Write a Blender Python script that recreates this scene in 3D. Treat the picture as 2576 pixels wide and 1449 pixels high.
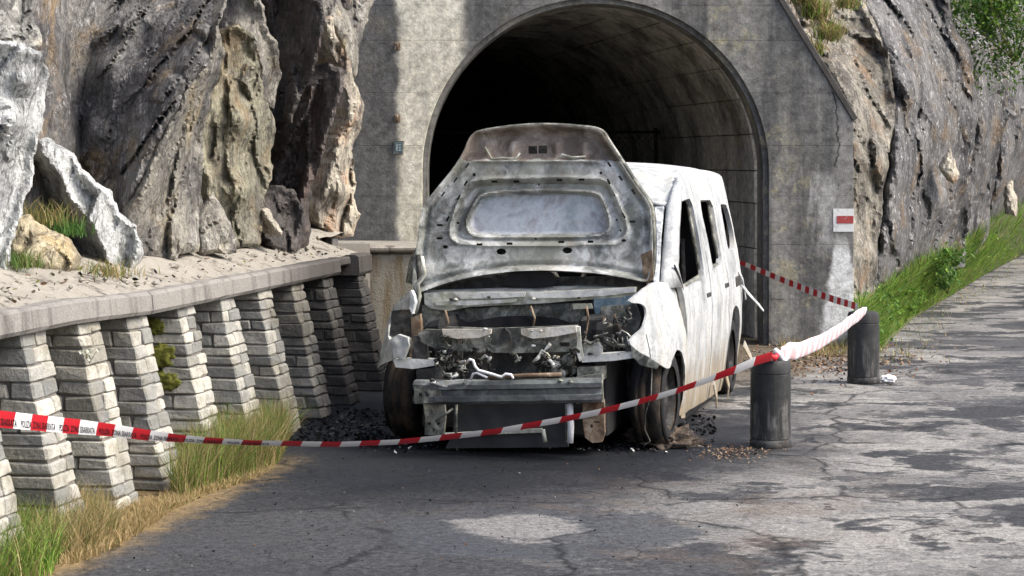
import bpy, bmesh, math, random
import numpy as np
from mathutils import Vector, Matrix, noise
from mathutils.geometry import delaunay_2d_cdt
random.seed(7); rng = np.random.default_rng(7)
S = bpy.context.scene
for o in list(bpy.data.objects): bpy.data.objects.remove(o)
COL = S.collection
# ------------------------------------------------------------------ camera, sky, sun, exposure
F, CX, HY, EYE = 5080.0, 1288.0, 400.0, 1.7          # focal length and horizon in 2576-wide pixels, eye height in m
cd = bpy.data.cameras.new('camera'); cam = bpy.data.objects.new('camera', cd); COL.objects.link(cam)
cam.location = (0, 0, EYE); cam.rotation_euler = (math.radians(90), 0, 0)
cd.sensor_width = 36; cd.lens = 36 * F / 2576; cd.shift_y = -(724.5 - HY) / 2576; cd.clip_end = 2000
S.camera = cam
EL, AZ = math.radians(48), math.atan2(.97, -.24)
w = bpy.data.worlds.new('World'); S.world = w; w.use_nodes = True
nt = w.node_tree; sky = nt.nodes.new('ShaderNodeTexSky'); sky.sky_type = 'NISHITA'; sky.sun_disc = False
sky.sun_elevation = EL; sky.sun_rotation = AZ; sky.dust_density = 6; sky.air_density = .85; sky.altitude = 300
bg = nt.nodes['Background']; bg.inputs[1].default_value = .15; nt.links.new(sky.outputs[0], bg.inputs[0])
sd = bpy.data.lights.new('sun', 'SUN'); sun = bpy.data.objects.new('sun', sd); COL.objects.link(sun)
sd.energy = 1.15; sd.angle = math.radians(20); sd.color = (1, .985, .88)
SV = Vector((math.sin(AZ) * math.cos(EL), math.cos(AZ) * math.cos(EL), math.sin(EL)))
sun.rotation_euler = SV.to_track_quat('Z', 'Y').to_euler(); sun.location = (20, -5, 20)
S.view_settings.view_transform = 'Standard'; S.view_settings.look = 'None'
S.view_settings.exposure = 1.22; S.view_settings.gamma = 1
S.render.engine = 'CYCLES'; S.cycles.max_bounces = 5; S.cycles.diffuse_bounces = 3; S.cycles.glossy_bounces = 2; S.cycles.transmission_bounces = 2; S.cycles.caustics_reflective = False; S.cycles.caustics_refractive = False

# ------------------------------------------------------------------ geometry helpers
def at(px, py, d): return ((px - CX) * d / F, d, EYE - (py - HY) * d / F)
def gnd(px, py):
    d = EYE * F / (py - HY); return ((px - CX) * d / F, d)
def link(name, me, mats=None, parent=None, smooth=False, **tags):
    o = bpy.data.objects.new(name, me); COL.objects.link(o)
    if mats is not None and len(me.materials) == 0:
        for m in (mats if isinstance(mats, (list, tuple)) else [mats]): me.materials.append(m)
    if parent: o.parent = parent
    if smooth: me.polygons.foreach_set('use_smooth', [True] * len(me.polygons))
    for k, v in tags.items(): o[k] = v
    return o
def pmesh(name, v, f, mats=None, parent=None, smooth=False, mi=None, **tags):
    me = bpy.data.meshes.new(name); me.from_pydata([tuple(p) for p in v], [], [tuple(q) for q in f])
    for m in (mats if isinstance(mats, (list, tuple)) else [mats]): me.materials.append(m)
    if mi is not None: me.polygons.foreach_set('material_index', mi)
    me.update()
    return link(name, me, None, parent, smooth, **tags)
def empty(name, loc=(0, 0, 0), rz=0, parent=None, **tags):
    o = bpy.data.objects.new(name, None); COL.objects.link(o); o.location = loc; o.rotation_euler = (0, 0, rz)
    if parent: o.parent = parent
    for k, v in tags.items(): o[k] = v
    return o
class MB:
    def __init__(s): s.v = []; s.f = []
    def add(s, v, f):
        n = len(s.v); s.v += [tuple(p) for p in v]; s.f += [tuple(i + n for i in q) for q in f]
    def box(s, lo, hi, M=None):
        (a, b, c), (d, e, g) = lo, hi
        v = [(a, b, c), (d, b, c), (d, e, c), (a, e, c), (a, b, g), (d, b, g), (d, e, g), (a, e, g)]
        if M is not None: v = [M @ Vector(p) for p in v]
        s.add(v, [(0, 3, 2, 1), (4, 5, 6, 7), (0, 1, 5, 4), (1, 2, 6, 5), (2, 3, 7, 6), (3, 0, 4, 7)])
    def tube(s, pts, r, n=6, caps=True):
        pts = [Vector(p) for p in pts]; rs = r if isinstance(r, (list, tuple)) else [r] * len(pts)
        rings = []; up = Vector((.13, .21, 1)).normalized()
        for i, p in enumerate(pts):
            t = (pts[min(i + 1, len(pts) - 1)] - pts[max(i - 1, 0)]).normalized()
            a = t.cross(up)
            if a.length < .05: a = t.cross(Vector((1, 0, 0)))
            a.normalize(); b = t.cross(a)
            rings.append([p + (a * math.cos(k * 2 * math.pi / n) + b * math.sin(k * 2 * math.pi / n)) * rs[i] for k in range(n)])
        v = [q for g in rings for q in g]; f = []
        for i in range(len(pts) - 1):
            for k in range(n): f.append((i * n + k, i * n + (k + 1) % n, (i + 1) * n + (k + 1) % n, (i + 1) * n + k))
        if caps: f += [tuple(range(n))[::-1], tuple((len(pts) - 1) * n + k for k in range(n))]
        s.add(v, f)
    def lathe(s, prof, n, c, axis='Z'):            # prof: (radius, height)
        v = []; f = []
        for r, h in prof:
            for k in range(n):
                a = 2 * math.pi * k / n; p = (r * math.cos(a), r * math.sin(a), h)
                if axis == 'X': p = (p[2], p[0], p[1])
                if axis == 'Y': p = (p[0], p[2], p[1])
                v.append((c[0] + p[0], c[1] + p[1], c[2] + p[2]))
        for i in range(len(prof) - 1):
            for k in range(n): f.append((i * n + k, i * n + (k + 1) % n, (i + 1) * n + (k + 1) % n, (i + 1) * n + k))
        s.add(v, f)
    def build(s, name, m, parent=None, smooth=False, bevel=0, jit=0, **tags):
        me = bpy.data.meshes.new(name); me.from_pydata(s.v, [], s.f); me.update()
        bm = bmesh.new(); bm.from_mesh(me); bmesh.ops.recalc_face_normals(bm, faces=bm.faces)
        if bevel: bmesh.ops.bevel(bm, geom=list(bm.edges), offset=bevel, segments=1, affect='EDGES', clamp_overlap=True)
        if jit:
            for q in bm.verts:
                q.co += noise.noise_vector(q.co * 9) * jit
        bm.to_mesh(me); bm.free()
        return link(name, me, m, parent, smooth, **tags)
def smooth(poly, it=2, closed=True):
    for _ in range(it):
        out = []; n = len(poly)
        for i in range(n):
            a, b = poly[i], poly[(i + 1) % n]; out += [(a[0] * .78 + b[0] * .22, a[1] * .78 + b[1] * .22), (a[0] * .22 + b[0] * .78, a[1] * .22 + b[1] * .78)]
        poly = out
    return poly
def inpoly(P, poly):
    P = np.asarray(P); x, y = P[:, 0], P[:, 1]; r = np.zeros(len(P), bool); n = len(poly)
    for i in range(n):
        x1, y1 = poly[i][:2]; x2, y2 = poly[(i + 1) % n][:2]
        c = ((y1 > y) != (y2 > y)) & (x < (x2 - x1) * (y - y1) / ((y2 - y1) if y2 != y1 else 1e-9) + x1); r ^= c
    return r
def segdist(P, poly):
    P = np.asarray(P, float); out = np.full(len(P), 1e9); n = len(poly)
    for i in range(n):
        a = np.array(poly[i][:2], float); b = np.array(poly[(i + 1) % n][:2], float); ab = b - a
        t = np.clip(((P - a) @ ab) / max(ab @ ab, 1e-12), 0, 1)
        out = np.minimum(out, np.hypot(*(P - (a + t[:, None] * ab)).T))
    return out
def densify(poly, sp, jit=0, closed=True):
    out = []; n = len(poly)
    for i in range(n if closed else n - 1):
        a = np.array(poly[i], float); b = np.array(poly[(i + 1) % n], float); L = np.hypot(*(b - a)[:2]); k = max(1, int(round(L / sp)))
        for j in range(k):
            p = a + (b - a) * j / k
            if jit:
                for fr_, am_ in ((.018, 9), (.05, 5), (.13, 2.2)):
                    nv_ = noise.noise_vector(Vector((p[0] * fr_, p[1] * fr_, am_))); p[0] += nv_.x * am_ * jit; p[1] += nv_.y * am_ * jit
            out.append(p)
    return out
def fill(outline, holes, sp, jit=.15):
    """triangulate a 2-D outline with holes and inner points; returns points, triangles"""
    pts = []; edges = []
    for L in [outline] + list(holes):
        n0 = len(pts); pts += [tuple(p[:2]) for p in L]; edges += [(n0 + i, n0 + (i + 1) % len(L)) for i in range(len(L))]
    o = np.array([p[:2] for p in outline]); lo, hi = o.min(0), o.max(0)
    gx, gy = np.meshgrid(np.arange(lo[0] + sp / 2, hi[0], sp), np.arange(lo[1] + sp / 2, hi[1], sp))
    G = np.stack([gx.ravel(), gy.ravel()], 1) + rng.uniform(-jit, jit, (gx.size, 2)) * sp
    if len(G):
        k = inpoly(G, outline) & (segdist(G, outline) > sp * .45)
        for h in holes: k &= ~inpoly(G, h) & (segdist(G, h) > sp * .4)
        pts += [tuple(p) for p in G[k]]
    V, E_, T, *_ = delaunay_2d_cdt([Vector(p) for p in pts], edges, [], 0, 1e-7)
    V = np.array([tuple(p) for p in V]); T = np.array([t for t in T if len(t) == 3])
    c = V[T].mean(1); k = inpoly(c, outline)
    for h in holes: k &= ~inpoly(c, h)
    return V, T[k]
def panel(name, outline, holes, sp, fmap, back, m, parent=None, smooth=True, **tags):
    """a sheet with real thickness: front mapped by fmap(array)->xyz, back face shifted by `back` (vector)"""
    V, T = fill(densify(outline, sp), [densify(h, sp) for h in holes], sp)
    A = np.array(fmap(V)); B = A + np.array(back); n = len(A)
    cnt = {}
    for t in T:
        for a, b in ((t[0], t[1]), (t[1], t[2]), (t[2], t[0])): cnt[(a, b)] = 1
    rim = [(a, b) for (a, b) in cnt if (b, a) not in cnt]
    f = [tuple(t) for t in T] + [tuple(t[::-1] + n) for t in T] + [(b, a, a + n, b + n) for a, b in rim]
    me = bpy.data.meshes.new(name); me.from_pydata(np.vstack([A, B]).tolist(), [], [tuple(int(i) for i in q) for q in f]); me.update()
    bm = bmesh.new(); bm.from_mesh(me); bmesh.ops.recalc_face_normals(bm, faces=bm.faces)
    bm.to_mesh(me); bm.free()
    if smooth:
        sm = [len(p.vertices) == 3 for p in me.polygons]; me.polygons.foreach_set('use_smooth', sm)
        for e in me.edges:
            pass
        try: me.set_sharp_from_angle(angle=math.radians(40))
        except Exception: pass
    return link(name, me, m, parent, False, **tags)

# ------------------------------------------------------------------ material helpers
class NM:
    def __init__(s, name, rough=.8, metal=0, spec=.3):
        s.m = bpy.data.materials.new(name); s.m.use_nodes = True; s.t = s.m.node_tree; s.b = s.t.nodes['Principled BSDF']
        s.b.inputs['Roughness'].default_value = rough; s.b.inputs['Metallic'].default_value = metal
        s.b.inputs['Specular IOR Level'].default_value = spec
        s.pos = s.t.nodes.new('ShaderNodeNewGeometry').outputs['Position']
    def n(s, ty, **k):
        q = s.t.nodes.new('ShaderNode' + ty)
        for a, b in k.items(): setattr(q, a, b)
        return q
    def put(s, sock, v):
        if hasattr(v, 'is_linked') or isinstance(v, bpy.types.NodeSocket): s.t.links.new(v, sock)
        elif isinstance(v, tuple) and len(v) == 3 and sock.type == 'RGBA': sock.default_value = (*v, 1)
        else: sock.default_value = v
    def map(s, vec=None, scale=(1, 1, 1), rot=(0, 0, 0), loc=(0, 0, 0)):
        q = s.n('Mapping'); s.put(q.inputs[0], vec or s.pos); q.inputs[1].default_value = loc; q.inputs[2].default_value = rot; q.inputs[3].default_value = scale
        return q.outputs[0]
    def noise(s, scale, detail=6, rough=.6, vec=None, dist=0):
        q = s.n('TexNoise'); s.put(q.inputs['Vector'], vec or s.pos); q.inputs['Scale'].default_value = scale; q.inputs['Detail'].default_value = min(detail, 4.5)
        q.inputs['Roughness'].default_value = rough; q.inputs['Distortion'].default_value = dist; return q.outputs['Fac']
    def vor(s, scale, feature='F1', vec=None, out='Distance', rnd=1):
        q = s.n('TexVoronoi', feature=feature); s.put(q.inputs['Vector'], vec or s.pos); q.inputs['Scale'].default_value = scale
        q.inputs['Randomness'].default_value = rnd; return q.outputs[out]
    def ramp(s, fac, *st, interp='LINEAR'):
        q = s.n('ValToRGB'); q.color_ramp.interpolation = interp; e = q.color_ramp.elements
        for i, (p, c) in enumerate(st):
            el = e[i] if i < 2 else e.new(p)
            el.position = p; el.color = (c, c, c, 1) if not isinstance(c, tuple) else (*c, 1)
        s.put(q.inputs[0], fac); return q.outputs[0]
    def mix(s, fac, a, b, mode='MIX'):
        q = s.n('MixRGB', blend_type=mode); s.put(q.inputs[0], fac); s.put(q.inputs[1], a); s.put(q.inputs[2], b); return q.outputs[0]
    def math(s, op, a, b=0.0, clamp=False):
        q = s.n('Math', operation=op, use_clamp=clamp); s.put(q.inputs[0], a); s.put(q.inputs[1], b); return q.outputs[0]
    def sep(s, vec=None):
        q = s.n('SeparateXYZ'); s.put(q.inputs[0], vec or s.pos); return q.outputs
    def lin(s, v, a, b):        # smooth 0..1 from a to b
        q = s.n('MapRange', interpolation_type='SMOOTHSTEP'); s.put(q.inputs[0], v); q.inputs[1].default_value = a; q.inputs[2].default_value = b; return q.outputs[0]
    def rand(s): return s.n('ObjectInfo').outputs['Random']
    def warp(s, scale, amt, vec=None):
        q = s.n('TexNoise'); s.put(q.inputs['Vector'], vec or s.pos); q.inputs['Scale'].default_value = scale; q.inputs['Detail'].default_value = 3
        a = s.n('VectorMath', operation='MULTIPLY_ADD'); s.put(a.inputs[0], q.outputs['Color']); a.inputs[1].default_value = (amt,) * 3; s.put(a.inputs[2], vec or s.pos)
        return a.outputs[0]
    def out(s, col, bump=None, dist=.01, strength=.6, rough=None, metal=None, bump2=None, dist2=.003):
        s.put(s.b.inputs['Base Color'], col)
        nrm = None
        for h, d in ((bump, dist), (bump2, dist2)):
            if h is None: continue
            q = s.n('Bump'); q.inputs['Strength'].default_value = strength; q.inputs['Distance'].default_value = d; s.put(q.inputs['Height'], h)
            if nrm: s.t.links.new(nrm, q.inputs['Normal'])
            nrm = q.outputs[0]
        if nrm: s.t.links.new(nrm, s.b.inputs['Normal'])
        if rough is not None: s.put(s.b.inputs['Roughness'], rough)
        if metal is not None: s.put(s.b.inputs['Metallic'], metal)
        return s.m
def plain(name, col, rough=.7, metal=0, var=.25, sc=12):
    m = NM(name, rough, metal); n = m.noise(sc, 5)
    return m.out(m.mix(n, tuple(c * (1 - var) for c in col), tuple(c * (1 + var) for c in col)), n, .004)

VAN_C, VAN_TH = (.12, 12.14), math.radians(13.5)
# ---- road
def road_material():
    m = NM('road_asphalt', .85, spec=.12); X, Y, Z = m.sep()
    flat = m.map(scale=(1, 1, 0))
    wv = m.warp(2.2, .7, flat)
    n1 = m.noise(1.5, 5, .6, m.map(wv, (.7, .8, 1), loc=(3.1, 1.2, 0)))          # big repair patches
    n2 = m.noise(1.9, 6, .65, m.map(wv, (.7, 1.1, 1), loc=(8.3, 4, 0)))
    fine = m.noise(85, 3, .75); mid = m.noise(26, 6, .7); speck = m.vor(95, 'F1')
    right = m.lin(m.math('SUBTRACT', X, m.math('MULTIPLY', Y, .02)), -.6, 1.7)
    nn_ = m.math('ADD', m.math('MULTIPLY', n1, .6), m.math('MULTIPLY', n2, .4))
    pale = m.math('MULTIPLY', m.ramp(m.math('ADD', nn_, m.math('MULTIPLY', m.math('SUBTRACT', mid, .5), .05)), (.468, 0), (.508, 1)), m.math('ADD', m.math('MULTIPLY', right, .9), .04))
    mid_t = m.math('MULTIPLY', m.ramp(n2, (.44, 0), (.50, 1)), m.math('MULTIPLY', right, .5))
    edge = m.math('MULTIPLY', m.ramp(m.math('ABSOLUTE', m.math('SUBTRACT', nn_, .484)), (.0, 1), (.006, 0)), right)
    base = m.mix(pale, (.044, .046, .050), (.27, .262, .245))
    base = m.mix(m.math('MULTIPLY', m.ramp(n2, (.52, 0), (.60, 1)), .55), base, (.05, .053, .06))
    base = m.mix(m.math('MULTIPLY', mid_t, .7), base, (.13, .127, .122))
    base = m.mix(m.math('MULTIPLY', edge, .7), base, (.025, .026, .028))
    # a round pale worn patch in front of the van
    def blob(cx, cy, rx, ry, e0=1.0, e1=.75, sc=2.2, am=.55):
        dx = m.math('DIVIDE', m.math('SUBTRACT', X, cx), rx); dy = m.math('DIVIDE', m.math('SUBTRACT', Y, cy), ry)
        r = m.math('SQRT', m.math('ADD', m.math('MULTIPLY', dx, dx), m.math('MULTIPLY', dy, dy)))
        r = m.math('ADD', r, m.math('MULTIPLY', m.math('SUBTRACT', m.noise(sc, 5, .65), .5), am))
        return m.lin(r, e0, e1)
    ring = blob(.13, 9.25, .68, .66, 1.1, .95, 2.2, .8)
    base = m.mix(m.math('MULTIPLY', ring, .8), base, (.055, .06, .068))
    base = m.mix(m.math('MULTIPLY', blob(.03, 9.3, .34, .42, 1.0, .7, 3.2, 1.9), .85), base, (.20, .195, .19))
    # brown grit and leaf stain
    br = m.math('MULTIPLY', m.ramp(m.noise(1.4, 7, .72, m.map(flat, loc=(5, 9, 0))), (.5, 0), (.66, 1)), .55)
    base = m.mix(m.math('MULTIPLY', br, m.lin(m.math('ABSOLUTE', m.math('SUBTRACT', X, .9)), 1.6, .2)), base, (.10, .07, .05))
    # soot burnt into the tarmac round the van
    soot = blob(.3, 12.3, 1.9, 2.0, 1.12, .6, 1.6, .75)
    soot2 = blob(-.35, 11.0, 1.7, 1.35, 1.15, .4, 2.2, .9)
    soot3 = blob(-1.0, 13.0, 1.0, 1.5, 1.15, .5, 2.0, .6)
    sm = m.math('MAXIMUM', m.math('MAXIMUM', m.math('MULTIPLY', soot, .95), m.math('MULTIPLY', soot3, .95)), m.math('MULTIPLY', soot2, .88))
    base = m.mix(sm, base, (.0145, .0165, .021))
    # dry soil along the wall foot and the right bank
    wl = m.math('SUBTRACT', m.math('ADD', X, 1.70), m.math('MULTIPLY', m.math('SUBTRACT', Y, 10.28), .187))
    soil = m.lin(m.math('ADD', wl, m.math('MULTIPLY', m.math('SUBTRACT', m.noise(5, 6, .7), .5), .5)), .42, .12)
    soil = m.math('MULTIPLY', soil, m.lin(Y, 11.8, 11.0))
    base = m.mix(soil, base, (.20, .145, .075))
    rl = m.math('SUBTRACT', X, m.math('ADD', 3.30, m.math('MULTIPLY', m.math('SUBTRACT', Y, 18.7), .325)))
    soil2 = m.lin(m.math('SUBTRACT', m.math('MULTIPLY', m.math('SUBTRACT', m.noise(2.4, 6, .7), .5), .9), rl), .02, .22)
    soil2 = m.math('MULTIPLY', soil2, m.lin(Y, 14.6, 16.2))
    base = m.mix(m.math('MULTIPLY', soil2, .85), base, (.115, .095, .068))
    # cracks
    cw = m.warp(3.2, .28, flat)
    cr = m.ramp(m.vor(.85, 'DISTANCE_TO_EDGE', cw), (.0, 1), (.022, 0)); cr2 = m.ramp(m.vor(2.7, 'DISTANCE_TO_EDGE', cw), (.0, 1), (.016, 0))
    cr2 = m.math('MULTIPLY', cr2, m.ramp(m.noise(.9, 3, .5, m.map(flat, loc=(2, 7, 0))), (.5, 0), (.6, 1)))
    crk = m.math('MULTIPLY', m.math('MAXIMUM', cr, cr2), m.ramp(m.noise(1.1, 3), (.42, 0), (.52, 1)))
    base = m.mix(m.math('MULTIPLY', crk, .9), base, (.014, .015, .017))
    base = m.mix(.75, base, m.ramp(fine, (.28, .2), (.72, 1.8)), 'MULTIPLY')
    base = m.mix(.7, base, m.ramp(mid, (.32, .4), (.68, 1.6)), 'MULTIPLY')
    base = m.mix(m.math('MULTIPLY', m.ramp(speck, (.06, 1), (.13, 0)), .25), base, (.35, .34, .33))
    h = m.math('ADD', m.math('MULTIPLY', fine, .5), m.math('MULTIPLY', mid, .8))
    rg = m.mix(m.math('MAXIMUM', sm, m.math('MULTIPLY', ring, .6)), m.ramp(n2, (.4, .88), (.65, .7)), (.55, .55, .55))
    return m.out(base, h, .007, .8, rough=rg)
ROAD = road_material()
# ---- concrete of the portal
def portal_material(name='portal_concrete', dark=1.0, jamb=True):
    m = NM(name, .9, spec=.25); X, Y, Z = m.sep()
    st = m.noise(1.6, 7, .65, m.map(scale=(2.2, 1, .16))); bl = m.noise(1.1, 8, .7); fi = m.noise(38, 6, .75); pit = m.noise(70, 4, .8)
    base = m.mix(bl, (.105 * dark, .104 * dark, .098 * dark), (.24 * dark, .235 * dark, .215 * dark))
    base = m.mix(m.math('MULTIPLY', m.ramp(st, (.44, 0), (.62, 1)), .7), base, (.052, .054, .056))
    li = m.math('MULTIPLY', m.ramp(m.noise(4, 8, .78), (.52, 0), (.62, 1)), m.ramp(m.noise(.8, 3), (.45, 0), (.6, 1)))
    base = m.mix(m.math('MULTIPLY', li, .75), base, (.34, .31, .20))
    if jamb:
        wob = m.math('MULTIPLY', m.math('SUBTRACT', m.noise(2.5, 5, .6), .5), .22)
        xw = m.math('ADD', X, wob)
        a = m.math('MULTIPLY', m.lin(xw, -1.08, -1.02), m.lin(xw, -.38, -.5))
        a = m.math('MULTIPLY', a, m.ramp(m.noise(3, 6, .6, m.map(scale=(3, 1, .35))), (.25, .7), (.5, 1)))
        base = m.mix(m.math('MULTIPLY', a, .95), base, m.mix(m.noise(2.2, 5), (.56, .53, .42), (.72, .69, .58)))  # clean pale concrete on the left jamb, with its sunlight put into the colour
        ye = m.math('MULTIPLY', m.math('MULTIPLY', a, m.lin(Z, 2.3, 1.4)), m.ramp(st, (.4, 0), (.6, .7)))
        base = m.mix(ye, base, (.24, .19, .09))
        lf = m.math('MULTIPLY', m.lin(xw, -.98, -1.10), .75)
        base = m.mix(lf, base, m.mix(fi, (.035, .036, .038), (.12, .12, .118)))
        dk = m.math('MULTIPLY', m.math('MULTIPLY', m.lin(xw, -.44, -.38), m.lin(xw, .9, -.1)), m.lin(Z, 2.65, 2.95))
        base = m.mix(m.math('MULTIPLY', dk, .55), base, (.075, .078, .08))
        # white lime runs by the trail mark
        cx = m.math('SUBTRACT', X, m.math('SUBTRACT', 3.02, m.math('MULTIPLY', m.math('SUBTRACT', Z, .1), .02)))
        wd = m.math('ADD', .05, m.math('MULTIPLY', m.math('SUBTRACT', 1.0, Z), .16))
        r = m.math('ADD', m.math('DIVIDE', m.math('ABSOLUTE', cx), m.math('MAXIMUM', wd, .03)), m.math('MULTIPLY', m.math('SUBTRACT', m.noise(6, 6, .7), .5), .9))
        run = m.math('MULTIPLY', m.lin(r, 1.25, .75), m.math('MULTIPLY', m.lin(Z, 1.02, .8), m.lin(Z, .0, .15)))
        base = m.mix(m.math('MULTIPLY', run, .95), base, (.70, .71, .69))
        r2 = m.math('ADD', m.math('ABSOLUTE', m.math('SUBTRACT', X, 2.86)), m.math('MULTIPLY', m.math('SUBTRACT', m.noise(9, 6, .7, m.map(scale=(1.5, 1, .3))), .5), .5))
        run2 = m.math('MULTIPLY', m.lin(r2, .16, .02), m.math('MULTIPLY', m.lin(Z, 1.62, 1.5), m.lin(Z, .75, 1.0)))
        base = m.mix(m.math('MULTIPLY', run2, .65), base, (.42, .42, .40))
        ck = m.math('MULTIPLY', m.ramp(m.math('ABSOLUTE', m.math('SUBTRACT', m.math('ADD', X, m.math('MULTIPLY', m.noise(5, 5, .6), .25)), m.math('SUBTRACT', 3.20, m.math('MULTIPLY', Z, .06)))), (.0, 1), (.014, 0)), m.math('MULTIPLY', m.lin(Z, 1.6, 1.65), m.lin(Z, 2.35, 2.3)))
        base = m.mix(ck, base, (.015, .015, .015))
    base = m.mix(.75, base, m.ramp(m.noise(13, 5, .75), (.34, .5), (.66, 1.5)), 'MULTIPLY'); base = m.mix(.5, base, m.ramp(fi, (.3, .6), (.72, 1.35)), 'MULTIPLY')
    base = m.mix(m.math('MULTIPLY', m.ramp(pit, (.60, 0), (.68, 1)), .45), base, (.04, .04, .04))
    h = m.math('SUBTRACT', fi, m.math('MULTIPLY', pit, .5))
    return m.out(base, h, .010, .6)
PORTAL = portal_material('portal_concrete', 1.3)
LEDGE = (lambda m: m.out(m.mix(m.math('MULTIPLY', m.ramp(m.noise(7, 7, .75), (.54, 0), (.62, 1)), .8), m.mix(m.noise(2.3, 7, .7), (.22, .205, .175), (.42, .395, .345)), (.075, .065, .055)), m.noise(20, 8, .8), .03, .8))(NM('ledge_grit', .95))
def coping_material():
    m = NM('coping_concrete', .92); st = m.noise(3, 6, .6, m.map(scale=(3, 3, .3))); b = m.noise(2.5, 7, .7); f = m.noise(60, 5, .75)
    Y = m.sep()[1]
    c = m.mix(b, (.17, .165, .155), (.33, .315, .29)); c = m.mix(m.math('MULTIPLY', m.ramp(st, (.5, 0), (.66, 1)), .7), c, (.07, .066, .06))
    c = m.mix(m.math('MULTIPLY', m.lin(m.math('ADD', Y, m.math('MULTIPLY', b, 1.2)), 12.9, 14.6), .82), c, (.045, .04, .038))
    c = m.mix(.5, c, m.ramp(f, (.3, .6), (.7, 1.4)), 'MULTIPLY')
    return m.out(c, m.math('ADD', f, b), .012, .7)
COPING = coping_material()
def stone_material():
    m = NM('wall_stone', .9); r = m.rand(); n = m.noise(9, 7, .7); f = m.noise(55, 6, .75); Y = m.sep()[1]
    c = m.ramp(r, (0, (.17, .175, .165)), (.35, (.30, .30, .28)), (.65, (.41, .40, .355)), (1, (.52, .50, .43)))
    c = m.mix(m.math('MULTIPLY', m.ramp(n, (.45, 0), (.65, 1)), .55), c, (.17, .165, .15))
    c = m.mix(m.math('MULTIPLY', m.ramp(m.noise(2.2, 6, .7), (.48, 0), (.6, 1)), .6), c, (.21, .195, .145))
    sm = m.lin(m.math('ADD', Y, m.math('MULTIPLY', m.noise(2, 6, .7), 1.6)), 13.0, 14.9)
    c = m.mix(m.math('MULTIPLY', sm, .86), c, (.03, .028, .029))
    c = m.mix(.55, c, m.ramp(f, (.28, .55), (.72, 1.4)), 'MULTIPLY')
    return m.out(c, m.noise(26, 4, .75), .016, .8)
STONE = stone_material()
MORTAR = plain('wall_mortar', (.15, .14, .125), .95, 0, .4, 30)
# ---- rock
def rock_material(name, c1, c2, streak=(.05, .05, .05), strata=(0, .5, 0), stain=None, speck=0, pale=None, sharp=1.0):
    m = NM(name, .82, spec=.35)
    s = m.map(rot=strata, scale=(3.6, 1.6, .9)); wv = m.warp(1.1, .6, s)
    st = m.noise(1.8, 8, .68, wv); big = m.noise(1.5, 6, .62, m.warp(.8, .6)); f = m.noise(24, 8, .78); vf = m.noise(110, 4, .8)
    c = m.mix(m.ramp(big, (.33, 0), (.66, 1)), c1, c2)
    c = m.mix(m.math('MULTIPLY', m.ramp(st, (.48, 0), (.60, 1)), .8), c, streak)
    c = m.mix(m.math('MULTIPLY', m.ramp(m.noise(2.6, 8, .7, wv), (.56, 0), (.7, 1)), .6), c, pale or tuple(min(1, x * 1.7) for x in c2))
    if stain: c = m.mix(m.math('MULTIPLY', m.ramp(m.noise(2.2, 6, .65, m.map(loc=(4, 2, 7))), (.53, 0), (.66, 1)), .75), c, stain)
    ln = m.ramp(m.math('ABSOLUTE', m.math('SUBTRACT', m.noise(2.1, 5, .55, wv), .5)), (.0, 1), (.018, 0))
    c = m.mix(m.math('MULTIPLY', ln, .7), c, (.022, .021, .02))
    if speck:
        sp = m.ramp(m.noise(12, 5, .8, m.map(rot=strata, scale=(2.0, 1, .9))), (.575, 0), (.62, 1))
        c = m.mix(m.math('MULTIPLY', sp, speck), c, (.55, .55, .55))
    c = m.mix(.8, c, m.ramp(f, (.32, .35), (.68, 1.7)), 'MULTIPLY'); c = m.mix(.4, c, m.ramp(vf, (.3, .55), (.72, 1.4)), 'MULTIPLY')
    h = m.math('ADD', m.noise(17, 5, .78, m.map(rot=strata, scale=(1.6, 1.2, .8))), m.math('MULTIPLY', f, .25))
    return m.out(c, h, .035 * sharp, .85, rough=m.ramp(f, (.3, .9), (.7, .7)))
RK = dict(
    dark=rock_material('rock_dark_schist', (.10, .097, .10), (.20, .195, .185), (.05, .05, .055), (0, .45, .2), (.24, .17, .09), .35, (.30, .28, .24)),
    ridge=rock_material('rock_grey_ridge', (.15, .143, .125), (.29, .275, .235), (.075, .07, .07), (0, .45, .2), (.30, .24, .14), .1, (.42, .415, .38)),
    olive=rock_material('rock_olive', (.13, .125, .095), (.26, .245, .175), (.08, .075, .062), (0, .06, .1), (.18, .13, .07), .1, (.33, .31, .25)),
    black=rock_material('rock_sooty', (.040, .037, .036), (.092, .082, .076), (.02, .02, .022), (0, .2, .1), (.10, .062, .05), .05, (.15, .13, .115)),
    red=rock_material('rock_red_brown', (.062, .054, .052), (.135, .115, .105), (.03, .027, .027), (0, .3, .1), (.12, .075, .055), .08, (.20, .17, .145)),
    pale=rock_material('rock_pale', (.34, .315, .26), (.52, .475, .38), (.16, .14, .12), (0, .1, 0), (.42, .25, .15), 0, (.6, .56, .47)),
    white=rock_material('rock_white', (.36, .375, .37), (.49, .505, .50), (.22, .23, .235), (0, .5, 0), None, 0, (.58, .60, .60)),
    grey=rock_material('rock_lichen_grey', (.22, .22, .205), (.40, .40, .375), (.11, .105, .10), (0, .3, 0), (.28, .22, .12), 0, (.5, .5, .47)),
    yellow=rock_material('rock_yellow', (.28, .24, .16), (.47, .415, .29), (.17, .145, .10), (0, .3, 0), (.36, .27, .13), 0, (.56, .51, .38)),
    schist=rock_material('rock_right_schist', (.07, .07, .072), (.155, .152, .15), (.032, .032, .034), (0, -.45, 0), (.15, .105, .06), .6, (.20, .19, .18), .8),
    brown=rock_material('rock_brown_jumble', (.13, .12, .098), (.27, .25, .205), (.06, .055, .048), (0, -.3, 0), (.20, .13, .075), .3, (.40, .37, .30)))
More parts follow.
